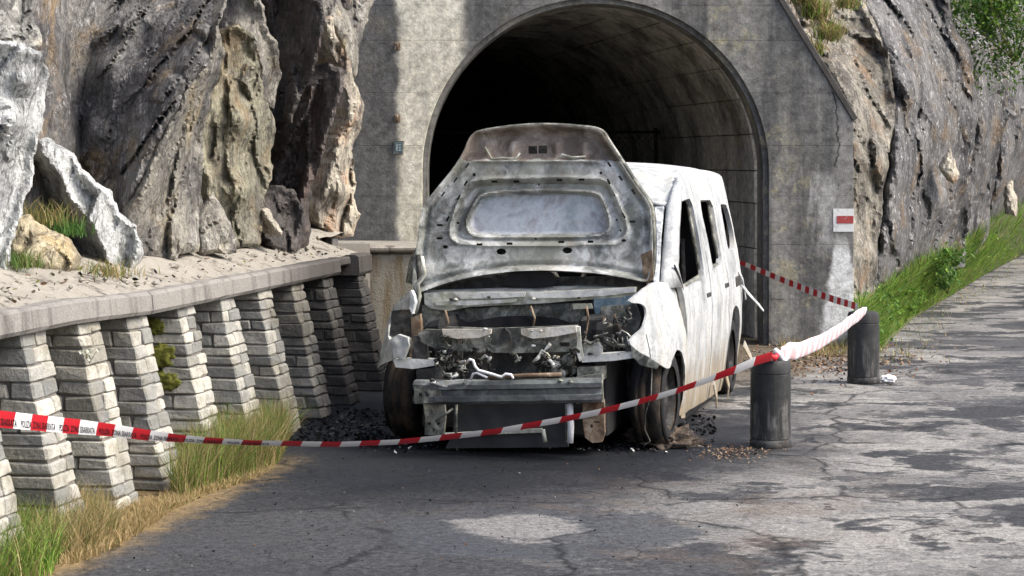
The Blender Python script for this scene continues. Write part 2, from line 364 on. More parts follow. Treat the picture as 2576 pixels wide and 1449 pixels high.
# ---- burnt metal
def burnt(name, ca, cb, cc, rust=.3, soot=.3, rough=.62, metal=.25, sc=1.0, swirl=0.0, low=None, tint=None):
    m = NM(name, rough, metal * .35, .4); X, Y, Z = m.sep()
    w1 = m.warp(2.5 * sc, .5); n = m.noise(3.2 * sc, 7, .68, w1); n2 = m.noise(7 * sc, 7, .7, m.map(w1, loc=(3, 1, 5))); f = m.noise(60 * sc, 5, .75)
    c = m.ramp(n, (.38, ca), (.5, cb), (.61, cc))
    if tint: c = m.mix(m.math('MULTIPLY', m.ramp(m.noise(2.4, 5, .6, m.map(loc=(9, 3, 1))), (.48, 0), (.6, 1)), .7), c, tint)
    c = m.mix(m.math('MULTIPLY', m.ramp(n2, (.54, 0), (.66, 1)), rust), c, (.16, .085, .04))
    c = m.mix(m.math('MULTIPLY', m.ramp(m.noise(2.1 * sc, 7, .7, m.map(loc=(1, 8, 2))), (.52, 0), (.66, 1)), soot), c, (.028, .028, .03))
    if swirl:
        v = m.n('TexWave', wave_type='BANDS', bands_direction='X'); m.put(v.inputs['Vector'], m.map(m.warp(2.3, 1.3), (1, .45, .22)))
        v.inputs['Scale'].default_value = 7.5; v.inputs['Distortion'].default_value = 9; v.inputs['Detail'].default_value = 3; v.inputs['Detail Scale'].default_value = 1.3; v.inputs['Detail Roughness'].default_value = .6
        ln = m.ramp(v.outputs['Fac'], (.0, 1), (.32, 0))
        c = m.mix(m.math('MULTIPLY', m.math('MULTIPLY', ln, m.ramp(n, (.3, .2), (.6, 1))), swirl), c, (.20, .21, .22))
        c = m.mix(m.math('MULTIPLY', m.ramp(m.noise(2.2, 6, .65, m.map(loc=(6, 6, 6), scale=(2, 2, .5))), (.54, 0), (.68, 1)), .45), c, (.50, .44, .33))
    if swirl:
        sm1 = m.math('MULTIPLY', m.ramp(m.noise(3.0, 5, .7, m.map(m.warp(3, .3), (3.2, 3.2, .45), loc=(2, 2, 4))), (.46, 0), (.63, 1)), .7)
        c = m.mix(sm1, c, (.215, .235, .25))
        c = m.mix(m.math('MULTIPLY', m.ramp(m.noise(1.9, 5, .7, m.map(loc=(12, 2, 4))), (.54, 0), (.66, 1)), .6), c, (.12, .125, .13))
    if low:     # dirt and rust rising from the sills
        k = m.lin(m.math('ADD', Z, m.math('MULTIPLY', m.math('SUBTRACT', m.noise(6, 6, .7, m.map(scale=(2.5, 2.5, .25))), .5), 1.3)), .58, .08)
        c = m.mix(m.math('MULTIPLY', k, low), c, m.mix(n2, (.36, .27, .14), (.17, .16, .15)))
    c = m.mix(.4, c, m.ramp(f, (.3, .7), (.7, 1.3)), 'MULTIPLY')
    return m.out(c, m.noise(22 * sc, 4, .7), .005, .5, rough=m.ramp(n2, (.35, rough - .12), (.65, rough + .2)))
ASHWHITE = burnt('burnt_white_paint', (.37, .39, .395), (.49, .505, .50), (.43, .45, .46), .08, .08, .55, 0, .8, .6, .95)
ROOFWHITE = burnt('burnt_roof_paint', (.42, .44, .42), (.53, .54, .52), (.47, .49, .47), .08, .22, .55, 0, .8, .1)
HOODIN = burnt('burnt_hood_inner', (.12, .128, .118), (.35, .365, .35), (.68, .69, .67), .30, .45, .5, .35, 1.5, tint=(.33, .335, .28))
HOODBROWN = burnt('burnt_hood_lip', (.13, .105, .085), (.25, .21, .175), (.38, .345, .31), .4, .35, .6, .3, 1.3)
HOODSHEET = burnt('burnt_hood_sheet', (.30, .34, .36), (.50, .54, .57), (.28, .26, .28), .12, .4, .42, .45, .8)
GREYMET = burnt('burnt_grey_metal', (.055, .06, .052), (.14, .145, .122), (.34, .34, .30), .32, .45, .6, .4, 2.2)
DARKMET = burnt('burnt_dark_metal', (.014, .015, .015), (.03, .031, .031), (.075, .075, .07), .25, .6, .65, .3, 2.5)
PALEMET = burnt('burnt_pale_metal', (.33, .335, .28), (.55, .555, .50), (.74, .75, .72), .22, .25, .55, .25, 2.2, tint=(.32, .33, .22))
BLUEMET = burnt('burnt_blue_metal', (.10, .17, .21), (.20, .30, .36), (.33, .36, .36), .2, .35, .6, .2, 2)
RUSTMET = burnt('burnt_rusty_metal', (.10, .07, .05), (.20, .14, .09), (.30, .25, .19), .6, .4, .75, .2, 2)
BEAM = burnt('burnt_beam', (.05, .058, .06), (.10, .112, .115), (.21, .23, .225), .12, .4, .55, .45, 1.6, tint=(.13, .15, .14))
SOOT = plain('soot_black', (.016, .016, .017), .85, 0, .5, 8)
PANEL = plain('dark_sill_grey', (.036, .038, .041), .6, .2, .3, 6)
WHITEROD = plain('bare_white_rod', (.72, .72, .72), .5, 0, .08)
TYRE = (lambda m: m.out(m.mix(m.ramp(m.noise(3, 6, .7, m.map(scale=(3, 3, .5))), (.45, 0), (.65, 1)), (.018, .017, .0165), (.085, .06, .038)), m.noise(30, 6, .8), .012, .8))(NM('burnt_tyre_wire', .8, .1))
def bollard_material():
    m = NM('bollard_blackened', .7, 0, .45); g = m.noise(9, 5, .75, m.map(scale=(3, 3, .3))); b = m.noise(4.5, 5, .7); Z = m.sep()[2]
    lo = m.lin(m.math('ADD', Z, m.math('MULTIPLY', m.math('SUBTRACT', b, .5), .35)), .36, .2)
    c = m.mix(m.math('MULTIPLY', m.ramp(g, (.46, 0), (.64, 1)), m.math('ADD', .08, m.math('MULTIPLY', lo, .5))), (.017, .0185, .02), (.22, .215, .20))
    c = m.mix(m.math('MULTIPLY', m.ramp(b, (.5, 0), (.62, 1)), .7), c, (.012, .013, .014))
    return m.out(c, g, .004, .6, rough=m.ramp(b, (.3, .45), (.7, .85)))
BOLLARD = bollard_material()
TRED, TWHITE = plain('tape_red', (.50, .018, .028), .38, 0, .12, 5), plain('tape_white', (.80, .81, .82), .38, 0, .05, 5)
TPINK, TPALE = plain('tape_bundle_pink', (.74, .47, .49), .45, 0, .12, 9), plain('tape_bundle_pale', (.76, .79, .83), .45, 0, .08, 9)
INK = plain('tape_ink', (.012, .012, .014), .5, 0, .1)
def blade(name, a, b):
    m = NM(name, .6, 0, .25); g = m.n('NewGeometry') if False else None
    r = m.n('NewGeometry').outputs['Random Per Island']
    c = m.mix(r, a, b); s = m.b
    s.inputs['Subsurface Weight'].default_value = 0
    mm = m.out(c); t = m.n('BsdfTranslucent'); m.put(t.inputs[0], c); x = m.n('MixShader'); x.inputs[0].default_value = .3
    m.t.links.new(s.outputs[0], x.inputs[1]); m.t.links.new(t.outputs[0], x.inputs[2]); m.t.links.new(x.outputs[0], m.t.nodes['Material Output'].inputs[0])
    return mm
GREEN, OLIVE, STRAW, BRIGHT = blade('blade_green', (.055, .12, .02), (.12, .21, .045)), blade('blade_olive', (.10, .12, .03), (.22, .21, .07)), blade('blade_straw', (.30, .22, .10), (.52, .40, .21)), blade('blade_bright', (.12, .25, .03), (.27, .40, .07))
LEAFM = blade('leaf_green', (.035, .10, .02), (.09, .20, .04)); FLOWER = plain('white_petals', (.75, .75, .62), .6, 0, .1); MOSS = plain('moss_yellow', (.115, .12, .022), .95, 0, .5, 40)

# ================================================================== THE SETTING
# ground
def make_ground():
    xs = np.concatenate([np.linspace(-60, -4, 12), np.linspace(-3.6, 6, 65), np.linspace(7, 90, 16)])
    ys = np.concatenate([np.linspace(-20, 4, 8), np.linspace(4.5, 22, 90), np.linspace(23, 60, 25), np.linspace(70, 400, 12)])
    v = [(x, y, .012 * noise.noise((x * .9, y * .9, 0)) + .005 * noise.noise((x * 4, y * 4, 3))) for y in ys for x in xs]
    n = len(xs); f = [(j * n + i, j * n + i + 1, (j + 1) * n + i + 1, (j + 1) * n + i) for j in range(len(ys) - 1) for i in range(n - 1)]
    return pmesh('road', v, f, ROAD, smooth=True, kind='structure')
make_ground()
# wall line
WQ = Vector((-1.918, 10.61, 0)); WU = Vector((.182, .983, 0)).normalized(); WN = Vector((WU.y, -WU.x, 0))   # along, and out to the road
def W(t, o, z): return WQ + WU * t + WN * o + Vector((0, 0, z))
def ctop(t): return 1.0 + (.03 * min(1.0, max(0, -t)) if t < 0 else 0)
# ledge behind the coping
def make_ledge():
    T = np.linspace(-4.5, 8.6, 90); O = np.linspace(-.06, -1.6, 14); v = []
    for t in T:
        for o in O:
            z = ctop(t) - .012 + .17 * min(1, max(0, (-o - .05) / .55)) ** .9 + .035 * noise.noise((t * 2.3, o * 2.3, 1)) * min(1, -o * 4) + .012 * noise.noise((t * 11, o * 11, 4))
            v.append(W(t, o, z))
    n = len(O); keep = lambda i, j: T[i] < 4.55 or (O[j + 1] < -.42 and v[i * n + j].y < 16.2)
    f = [(i * n + j, (i + 1) * n + j, (i + 1) * n + j + 1, i * n + j + 1) for i in range(len(T) - 1) for j in range(n - 1) if keep(i, j)]
    pmesh('rock_ledge', v, f, LEDGE, smooth=True, kind='structure')
make_ledge()
# rock faces
def rock_slab(name, outline, m, parent, back=.9, bd=(-.55, .83, 0), sp=6.5, amp=.05, rnd=.05, R=12, cell=.28, facet=.8, ctrl=(), seed=0, strata=.4, jit=1.0, **tags):
    o = densify([tuple(p) for p in outline], sp, jit)
    V, T = fill(o, [], sp, .28); O = np.array(o); K = np.vstack([O] + ([np.array(ctrl, float)] * 6 if len(ctrl) else []))
    D = np.empty(len(V))
    for i in range(0, len(V), 2000):
        q = V[i:i + 2000]; d2 = ((q[:, None, :] - K[None, :, :2]) ** 2).sum(2) + 700; wt = d2 ** -1.5; D[i:i + 2000] = (wt * K[None, :, 2]).sum(1) / wt.sum(1)
    ed = segdist(V, [tuple(p) for p in o]); D += rnd * np.clip(1 - ed / R, 0, 1) ** 2
    co = []
    cs, sn = math.cos(strata), math.sin(strata)
    for (px, py), d, e in zip(V, D, ed):
        p = Vector(at(px, py, d)); q = Vector((p.x * cs - p.z * sn, p.y, p.x * sn + p.z * cs)); q = Vector((q.x * 2.6, q.y * 1.5, q.z * .75)) + Vector((seed * 7.1, 0, 0))
        dd = 0
        for kk, wt_ in ((.36, 1.0), (.9, .5)):
            qq = q / cell * kk + noise.noise_vector(q * 1.3) * .10; dist, pts = noise.voronoi(qq); c0 = pts[0]; g = noise.cell_vector(c0 * 3.7 + Vector((5.5, 2.2, 9.1))) - Vector((.5, .5, .5))
            pl = min(1, (dist[1] - dist[0]) / .07); dd += wt_ * (pl * (g.dot(qq - c0) * 2.6 + g.x * 1.5) - (1 - pl) * .25)
        k = min(1, .3 + e / 30)
        dd = amp * (facet * 2 * dd + .22 * noise.fractal(q * 2.2, .9, 2.1, 4) + .22 * noise.fractal(q * 8, .8, 2.2, 3)) * k
        co.append(at(px, py, d - dd))
    A = np.array(co); n = len(A); cnt = set()
    for t in T:
        for a, b in ((t[0], t[1]), (t[1], t[2]), (t[2], t[0])): cnt.add((int(a), int(b)))
    rim = [(a, b) for a, b in cnt if (b, a) not in cnt]; ids = sorted({a for e in rim for a in e}); mp = {a: i for i, a in enumerate(ids)}
    cen = A.mean(0); B1 = A[ids] + np.array(bd) * back * .35 + (cen - A[ids]) * .03; B2 = A[ids] + np.array(bd) * back + (cen - A[ids]) * .12
    m1 = len(ids); v = np.vstack([A, B1, B2, [cen + np.array(bd) * back]]); f = [tuple(int(i) for i in t) for t in T]
    for a, b in rim:
        i, j = mp[a], mp[b]; f += [(b, a, n + i, n + j), (n + j, n + i, n + m1 + i, n + m1 + j), (n + m1 + j, n + m1 + i, n + 2 * m1)]
    me = bpy.data.meshes.new(name); me.from_pydata(v.tolist(), [], f); me.update()
    bm = bmesh.new(); bm.from_mesh(me); bmesh.ops.recalc_face_normals(bm, faces=bm.faces); bm.to_mesh(me); bm.free()
    ob = link(name, me, RK[m], parent, True, **tags)
    try: me.set_sharp_from_angle(angle=math.radians(26))
    except Exception: pass
    return ob
def backing(name, A, B, h, lean, m, parent, amp=.25, nu=70, nv=50, seed=0):
    A = Vector(A); B = Vector(B); n = Vector(((B - A).y, -(B - A).x, 0)).normalized(); v = []
    for i in range(nu + 1):
        for j in range(nv + 1):
            u, z = i / nu, h * j / nv; p = A.lerp(B, u) + Vector((0, 0, z))
            v.append(p - n * lean * z + n * amp * (noise.fractal(Vector((p.x * 1.1, p.y * 1.1, z * .6 + seed)), .8, 2.1, 6)))
    f = [(i * (nv + 1) + j, (i + 1) * (nv + 1) + j, (i + 1) * (nv + 1) + j + 1, i * (nv + 1) + j + 1) for i in range(nu) for j in range(nv)]
    return pmesh(name, v, f, RK[m], parent, True)
LC = empty('rock_cliff', (-2.6, 12, 1), kind='structure', label='grey and olive rock cliff above the stone buttressed wall')
LC.location = (0, 0, 0)
backing('rock_face', W(-5, -1.0, .8), W(6.3, -.80, .8), 5.5, .06, 'dark', LC, .18)
rock_slab('rock_slab', [(118, -60, 12.9), (590, -60, 12.5), (552, 60, 12.0), (520, 160, 11.9), (455, 260, 11.85), (400, 370, 11.8), (345, 480, 11.75), (312, 565, 11.75), (330, 640, 11.9), (270, 620, 12.1), (225, 430, 12.3), (150, 380, 12.5), (112, 280, 12.6), (96, 150, 12.7)], 'dark', LC, ctrl=[(300, 200, 12.2), (350, 80, 12.4), (250, 330, 12.2)], seed=1, strata=.5, amp=.06)
rock_slab('rock_slab', [(585, -60, 12.2), (556, 60, 11.9), (560, 120, 12.3), (548, 200, 12.5), (518, 300, 12.5), (508, 420, 12.5), (502, 560, 12.5), (502, 628, 12.5), (440, 655, 12.1), (360, 645, 11.8), (308, 575, 11.7), (343, 480, 11.65), (398, 372, 11.65), (455, 260, 11.7), (520, 160, 11.75), (545, 60, 11.8)], 'ridge', LC, seed=2, strata=.5, amp=.05)
rock_slab('rock_slab', [(560, 80, 13.1), (600, 58, 13.0), (640, 100, 13.3), (655, 200, 13.6), (692, 300, 13.8), (686, 420, 13.8), (662, 520, 13.6), (655, 622, 13.5), (580, 622, 13.1), (500, 610, 13.0), (500, 420, 12.9), (515, 300, 12.9), (545, 200, 13.0)], 'olive', LC, ctrl=[(590, 300, 12.95), (590, 480, 13.0)], seed=3, strata=.05, amp=.07)
rock_slab('rock_slab', [(555, -60, 13.6), (645, -60, 13.4), (668, 60, 13.5), (702, 110, 13.6), (708, 180, 13.9), (690, 270, 14.0), (655, 240, 13.6), (640, 110, 13.3), (600, 70, 13.4), (560, 90, 13.5)], 'ridge', LC, seed=4, strata=.1)
rock_slab('rock_slab', [(635, -60, 14.6), (805, -60, 14.1), (814, 60, 13.9), (800, 150, 13.9), (762, 230, 14.0), (735, 310, 14.1), (685, 310, 14.3), (705, 180, 14.5), (690, 80, 14.6)], 'black', LC, seed=5, strata=-.2)
rock_slab('rock_slab', [(862, 178, 14.3), (858, 230, 14.3), (830, 330, 14.3), (802, 420, 14.3), (782, 500, 14.4), (778, 612, 14.4), (735, 635, 14.4), (695, 610, 14.5), (668, 540, 14.6), (688, 430, 14.7), (715, 400, 14.6), (695, 330, 14.6), (740, 290, 14.5), (790, 210, 14.4), (830, 158, 14.4)], 'red', LC, seed=6, strata=.35, amp=.09)
rock_slab('rock_slab', [(655, 505, 13.9), (690, 465, 14.0), (742, 478, 14.0), (768, 530, 14.1), (764, 612, 14.1), (735, 640, 13.9), (690, 630, 13.8), (652, 590, 13.8)], 'black', LC, seed=7, amp=.08)
rock_slab('rock_slab', [(800, 45, 15.6), (835, 38, 15.6), (850, 100, 15.7), (880, 150, 15.9), (893, 200, 16.0), (913, 250, 16.2), (906, 330, 16.3), (884, 380, 16.1), (896, 440, 16.3), (890, 490, 16.3), (904, 540, 16.4), (893, 592, 16.3), (838, 602, 15.9), (800, 570, 15.7), (796, 520, 15.6), (815, 470, 15.6), (822, 420, 15.6), (840, 370, 15.7), (860, 300, 15.8), (862, 240, 15.7), (855, 170, 15.7), (826, 120, 15.6)], 'pale', LC, ctrl=[(850, 480, 15.5), (880, 300, 15.8)], seed=8, amp=.09, strata=.1, sp=7)
rock_slab('rock_slab', [(790, -60, 16.4), (960, -60, 17.2), (930, 40, 17.0), (905, 120, 16.9), (895, 205, 16.9), (868, 160, 16.5), (840, 70, 16.3), (800, 60, 16.3)], 'ridge', LC, seed=9)
rock_slab('rock_slab', [(-160, -60, 11.2), (100, -60, 11.4), (88, 50, 11.3), (104, 112, 11.2), (50, 135, 11.0), (-160, 120, 11.0)], 'grey', LC, seed=10, amp=.06)
rock_slab('rock_slab', [(-420, -60, 10.2), (-150, -60, 10.9), (-130, 300, 10.6), (-120, 700, 10.3), (-430, 740, 9.6)], 'grey', LC, seed=12, amp=.08, sp=14)
rock_slab('rock_slab', [(55, 60, 12.6), (130, 20, 12.8), (170, 200, 12.9), (235, 420, 12.7), (300, 590, 12.3), (300, 720, 11.9), (60, 720, 11.6), (70, 400, 12.2)], 'dark', LC, seed=17, amp=.07, strata=.5)
rock_slab('rock_slab', [(600, -60, 16.2), (880, -60, 16.8), (890, 120, 16.8), (865, 330, 16.7), (830, 640, 16.4), (640, 640, 15.4), (640, 300, 15.8)], 'black', LC, seed=18, amp=.12, strata=.3)
rock_slab('rock_slab', [(520, 470, 12.9), (560, 520, 12.8), (600, 600, 12.7), (600, 640, 12.65), (500, 640, 12.5), (495, 560, 12.6)], 'ridge', LC, seed=19, amp=.05, strata=.2)
# loose boulders on the ledge
rock_slab('boulder', [(-130, 100, 10.0), (-40, 95, 9.95), (45, 105, 10.0), (104, 124, 10.2), (126, 190, 10.5), (116, 280, 10.5), (96, 335, 10.4), (86, 430, 10.4), (62, 500, 10.3), (46, 560, 10.2), (28, 630, 10.1), (8, 720, 10.0), (-130, 730, 9.6)], 'white', None, ctrl=[(20, 300, 9.9), (60, 200, 10.0)], seed=13, amp=.06, bd=(-.6, .8, 0), back=.5,
    label='huge white boulder at the left edge, standing on the ledge', category='boulder', group='boulders on the ledge')
rock_slab('boulder', [(95, 352, 11.25), (122, 346, 11.25), (187, 384, 11.25), (203, 420, 11.3), (276, 480, 11.3), (312, 540, 11.35), (347, 572, 11.4), (364, 640, 11.5), (342, 700, 11.5), (296, 706, 11.3), (258, 645, 11.2), (222, 572, 11.15), (170, 500, 11.15), (128, 425, 11.15), (94, 378, 11.15)], 'white', None, seed=14, amp=.045, sp=6, rnd=.14, back=.45,
    label='long pale slab leaning diagonally against the dark rock', category='boulder', group='boulders on the ledge')
rock_slab('boulder', [(38, 546, 10.5), (72, 538, 10.5), (112, 570, 10.5), (172, 600, 10.6), (203, 645, 10.65), (197, 676, 10.6), (150, 700, 10.45), (60, 700, 10.35), (8, 690, 10.35), (22, 600, 10.4)], 'yellow', None, seed=15, amp=.06, sp=6, rnd=.2, R=50, back=.4, bd=(-.4, .9, -.05),
    label='squat yellowish boulder between the white boulder and the leaning slab', category='boulder', group='boulders on the ledge')
rock_slab('boulder', [(652, 520, 13.55), (680, 528, 13.55), (714, 586, 13.6), (706, 602, 13.6), (688, 592, 13.55), (654, 545, 13.5)], 'pale', None, seed=16, amp=.02, sp=5, rnd=.1, R=14, back=.25,
    label='small thin pale splinter of rock leaning on the sooty cliff foot', category='boulder', group='boulders on the ledge')
# right cliff
RC = empty('rock_cliff', kind='structure', label='dark streaked schist cliff right of the tunnel portal')
backing('rock_face', (3.0, 19.6, 0), (15.5, 57, 0), 11, .22, 'schist', RC, .3, 130, 50, 3)
RB = (.25, .97, 0)
rock_slab('rock_slab', [(1940, -90, 21.2), (2140, -90, 21.5), (2200, 60, 21.0), (2240, 160, 20.7), (2252, 260, 20.5), (2232, 400, 20.0), (2212, 560, 19.7), (2205, 720, 19.6), (2190, 830, 19.5), (2150, 870, 19.1), (2140, 700, 19.0), (2130, 500, 19.2), (2130, 300, 19.6), (2080, 200, 20.0), (2010, 80, 20.6)], 'brown', RC, bd=RB, seed=21, strata=-.5, amp=.13, cell=.6, ctrl=[(2180, 400, 19.5), (2180, 650, 19.1)], sp=8)
rock_slab('rock_slab', [(2120, -90, 21.6), (2360, -90, 24.0), (2402, 60, 23.6), (2447, 140, 23.6), (2462, 250, 23.7), (2452, 360, 23.6), (2432, 450, 23.3), (2442, 520, 24.0), (2425, 665, 24.8), (2330, 715, 22.5), (2250, 770, 21.1), (2170, 825, 19.6), (2200, 700, 19.6), (2215, 560, 19.8), (2235, 400, 20.1), (2252, 260, 20.5), (2240, 160, 20.9), (2200, 60, 21.2)], 'schist', RC, bd=RB, seed=22, strata=-.6, amp=.13, cell=.75, ctrl=[(2330, 300, 21.8), (2340, 500, 21.8)], sp=7, rnd=.12, R=20)
rock_slab('rock_slab', [(2340, -90, 25.2), (2490, -90, 26.5), (2502, 60, 26.2), (2522, 150, 26.2), (2532, 300, 26.2), (2505, 450, 27.0), (2480, 610, 28.3), (2430, 660, 25.2), (2430, 450, 24.6), (2455, 350, 24.8), (2462, 250, 25.0), (2447, 140, 25.1), (2400, 60, 25.2)], 'schist', RC, bd=RB, seed=23, strata=-.6, amp=.14, cell=.8, sp=9)
rock_slab('rock_slab', [(2470, -90, 29), (2800, -90, 38), (2800, 500, 44), (2620, 530, 37), (2460, 610, 29), (2495, 450, 28.5), (2525, 300, 29), (2515, 150, 29)], 'schist', RC, bd=RB, seed=24, strata=-.5, amp=.16, cell=.9, sp=11)
rock_slab('boulder', [(2366, 420, 21.55), (2388, 372, 21.6), (2400, 400, 21.6), (2414, 440, 21.6), (2404, 462, 21.6), (2380, 455, 21.55)], 'pale', None, bd=RB, seed=25, amp=.03, sp=5, rnd=.1, R=14, back=.35,
    label='pale pointed stone wedged high in the dark right cliff', category='boulder')
rock_slab('boulder', [(2520, 470, 25.8), (2545, 455, 25.8), (2560, 500, 25.9), (2552, 545, 25.8), (2530, 540, 25.7)], 'pale', None, bd=RB, seed=26, amp=.04, sp=6, rnd=.1, R=14, back=.35,
    label='pale rock at the right edge just above the green bank', category='boulder')
# grassy bank at the foot of the right cliff
RE = [gnd(2205, 905), gnd(2235, 862), gnd(2300, 800), gnd(2400, 740), gnd(2480, 690), gnd(2576, 640), gnd(2680, 600)]
FT = [at(2135, 850, 18.5), at(2165, 800, 19.0), at(2250, 745, 20.6), at(2330, 690, 22.0), at(2420, 640, 24.5), at(2480, 585, 28), at(2620, 510, 36)]
def bank_pt(u, v):
    k = min(len(RE) - 2, int(u * (len(RE) - 1))); a = u * (len(RE) - 1) - k
    p = Vector((*RE[k], .004)).lerp(Vector((*RE[k + 1], .004)), a); q = Vector(FT[k]).lerp(Vector(FT[k + 1]), a)
    r = p.lerp(q, v); r.z = .004 + (q.z) * v ** 1.3 + .03 * noise.noise(r * 2) * min(1, v * 5) * (v > 0); return r
SOIL = plain('bank_soil', (.07, .08, .03), .95, 0, .5, 14)
v = [bank_pt(i / 60, j / 10) for i in range(61) for j in range(12)]
pmesh('grass_bank', v, [(i * 12 + j, (i + 1) * 12 + j, (i + 1) * 12 + j + 1, i * 12 + j + 1) for i in range(60) for j in range(11)], SOIL, None, True, kind='structure')

# ================================================================== TUNNEL PORTAL
PY = 18.4; TC = at(1498, 431, PY); TR = 436 * PY / F; SPZ = TC[2]     # arch centre, radius, springing height
pt_ = empty('tunnel_portal', (TC[0], PY, 0), label='grey concrete portal wall round the dark arched tunnel mouth', category='tunnel portal')
def parts_at(o, parent):       # keep world placement under an empty without rotation
    o.location = -Vector(parent.location); return o
def arch_x(z, side):
    if z <= SPZ: return TC[0] + side * TR
    return TC[0] + side * math.sqrt(max(0, TR * TR - (z - SPZ) ** 2))
def edge_r(z):                                                # raking right edge of the portal
    a, b = at(1960, 0, PY), at(2147, 300, PY)
    if z <= b[2]: return b[0]
    return b[0] + (z - b[2]) * (a[0] - b[0]) / (a[2] - b[2])
lifts = [0, .42, .92, 1.36, 1.82, 2.30, 2.78, 3.10, 3.5, 4.2]
def lift_piece(z0, z1, side):
    n = 10; zs = np.linspace(z0 + .0004, z1 - .0004, n); L = []; Rr = []
    top = SPZ + TR
    for z in zs:
        if side < 0: a, b = -2.6, (arch_x(z, -1) if z < top else TC[0])
        else: a, b = (arch_x(z, 1) if z < top else TC[0]), edge_r(z)
        L.append((a, z)); Rr.append((b, z))
    if abs(L[-1][0] - Rr[-1][0]) < .02: return
    poly = L + Rr[::-1]; v = []; f = []
    m_ = len(poly)
    for dy in (0, .55):
        v += [(x, PY + dy, z) for x, z in poly]
    for i in range(n - 1):
        for base, flip in ((0, 0), (m_, 1)):
            q = (base + i, base + m_ - 1 - i, base + m_ - 2 - i, base + i + 1); f.append(q[::-1] if flip else q)
    for i in range(m_): j = (i + 1) % m_; f.append((i, j, m_ + j, m_ + i))
    me = bpy.data.meshes.new('concrete_lift'); me.from_pydata(v, [], f); bm = bmesh.new(); bm.from_mesh(me); bmesh.ops.recalc_face_normals(bm, faces=bm.faces)
    es = [e for e in bm.edges if len(e.link_faces) == 2 and e.calc_face_angle(0) > .9]
    bmesh.ops.bevel(bm, geom=es, offset=.003, segments=1, affect='EDGES', clamp_overlap=True); bm.to_mesh(me); bm.free()
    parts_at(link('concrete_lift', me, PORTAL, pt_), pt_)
for z0, z1 in zip(lifts[:-1], lifts[1:]):
    lift_piece(z0, z1, -1); lift_piece(z0, z1, 1)
# raking rim strip
a, b = Vector(at(1945, -30, PY)), Vector(at(2150, 302, PY)); dr = (b - a).normalized(); nn = Vector((-dr.z, 0, dr.x)) if dr.z < 0 else Vector((dr.z, 0, -dr.x))
mb = MB(); nn = Vector((abs(nn.x), 0, abs(nn.z)))
v = [p + nn * q + Vector((0, dy, 0)) for p in (a - dr * .8, b) for q, dy in ((-.02, -.02), (.035, -.02), (.035, .6), (-.02, .6))]
mb.add(v, [(0, 1, 5, 4), (1, 2, 6, 5), (2, 3, 7, 6), (3, 0, 4, 7), (0, 3, 2, 1), (4, 5, 6, 7)])
parts_at(mb.build('rim_strip', COPING, pt_, bevel=.006), pt_)
# projecting band round the arch edge
n = 40; v = []; f = []
pts = [(TC[0] + TR, 0)] + [(TC[0] + TR * math.cos(t), SPZ + TR * math.sin(t)) for t in np.linspace(0, math.pi, n)] + [(TC[0] - TR, 0)]
nr = [(1, 0)] + [(math.cos(t), math.sin(t)) for t in np.linspace(0, math.pi, n)] + [(-1, 0)]
for (x, z), (nx, nz) in zip(pts, nr):
    for q, dy in ((-.045, .05), (.001, .05), (.001, .5), (-.045, .5)): v.append((x + nx * q, PY + dy, z + nz * q))
for i in range(len(pts) - 1):
    for k in range(4): f.append((i * 4 + k, i * 4 + (k + 1) % 4, (i + 1) * 4 + (k + 1) % 4, (i + 1) * 4 + k))
ARCHM = portal_material('arch_ring_concrete', 1.2, False)
mb = MB(); mb.add(v, f); parts_at(mb.build('arch_ring', ARCHM, pt_, False), pt_)
# lining blocks of the tunnel, going back to the left
LIN = portal_material('lining_concrete', 2.9, False)
TH = math.radians(-8.5); TD = Vector((math.sin(TH), math.cos(TH), 0)); TX = Vector((math.cos(TH), -math.sin(TH), 0)); TO = Vector((TC[0], PY + .5, 0))
rings = [0, 1.25, 2.9, 4.8, 7.0, 9.5, 12.5]
for i, (d0, d1) in enumerate(zip(rings[:-1], rings[1:])):
    R0 = TR - .02
    segs = [('w', s, z0, z1) for s in (1, -1) for z0, z1 in ((0, .42), (.42, .85), (.85, 1.28), (1.28, SPZ))] + [('a', 1, a0, a0 + 180 / 14) for a0 in np.arange(0, 179, 180 / 14)]
    for kind, s, p0, p1 in segs:
        j = random.uniform(-.008, .008); v = []; m_ = 5
        for q in np.linspace(0, 1, m_):
            if kind == 'w': z = p0 + .005 + (p1 - p0 - .01) * q; c, nx, nz = (s * R0, z), s, 0
            else:
                t = math.radians(p0 + .18 + (p1 - p0 - .36) * q); c, nx, nz = (R0 * math.cos(t), SPZ + R0 * math.sin(t)), math.cos(t), math.sin(t)
            for dd in (d0 + .006, d1 - .006):
                for off in (j, .22): P = TO + TX * (c[0] + nx * off) + TD * dd; v.append((P.x, P.y, c[1] + nz * off))
        f = []
        for q in range(m_ - 1):
            A_ = q * 4; B_ = A_ + 4; f += [(A_, A_ + 2, B_ + 2, B_), (A_ + 1, B_ + 1, B_ + 3, A_ + 3), (A_, B_, B_ + 1, A_ + 1), (A_ + 2, A_ + 3, B_ + 3, B_ + 2)]
        f += [(0, 1, 3, 2), ((m_ - 1) * 4, (m_ - 1) * 4 + 2, (m_ - 1) * 4 + 3, (m_ - 1) * 4 + 1)]
        mb = MB(); mb.add(v, f); parts_at(mb.build('lining_block', LIN, pt_), pt_)
# rock behind the lining and the far end
v = []; f = []; n = 24
for dd in (0.0, 13):
    for t in np.linspace(-.12, math.pi + .12, n):
        x, z = (TR + .35) * math.cos(t), SPZ + (TR + .35) * math.sin(t)
        if t < 0 or t > math.pi: z = -.2
        P = TO + TX * x + TD * dd; v.append((P.x, P.y, z))
f = [(i, i + 1, n + i + 1, n + i) for i in range(n - 1)] + [tuple(range(n, 2 * n))]
parts_at(pmesh('tunnel_shell', v, f, SOOT, pt_), pt_)
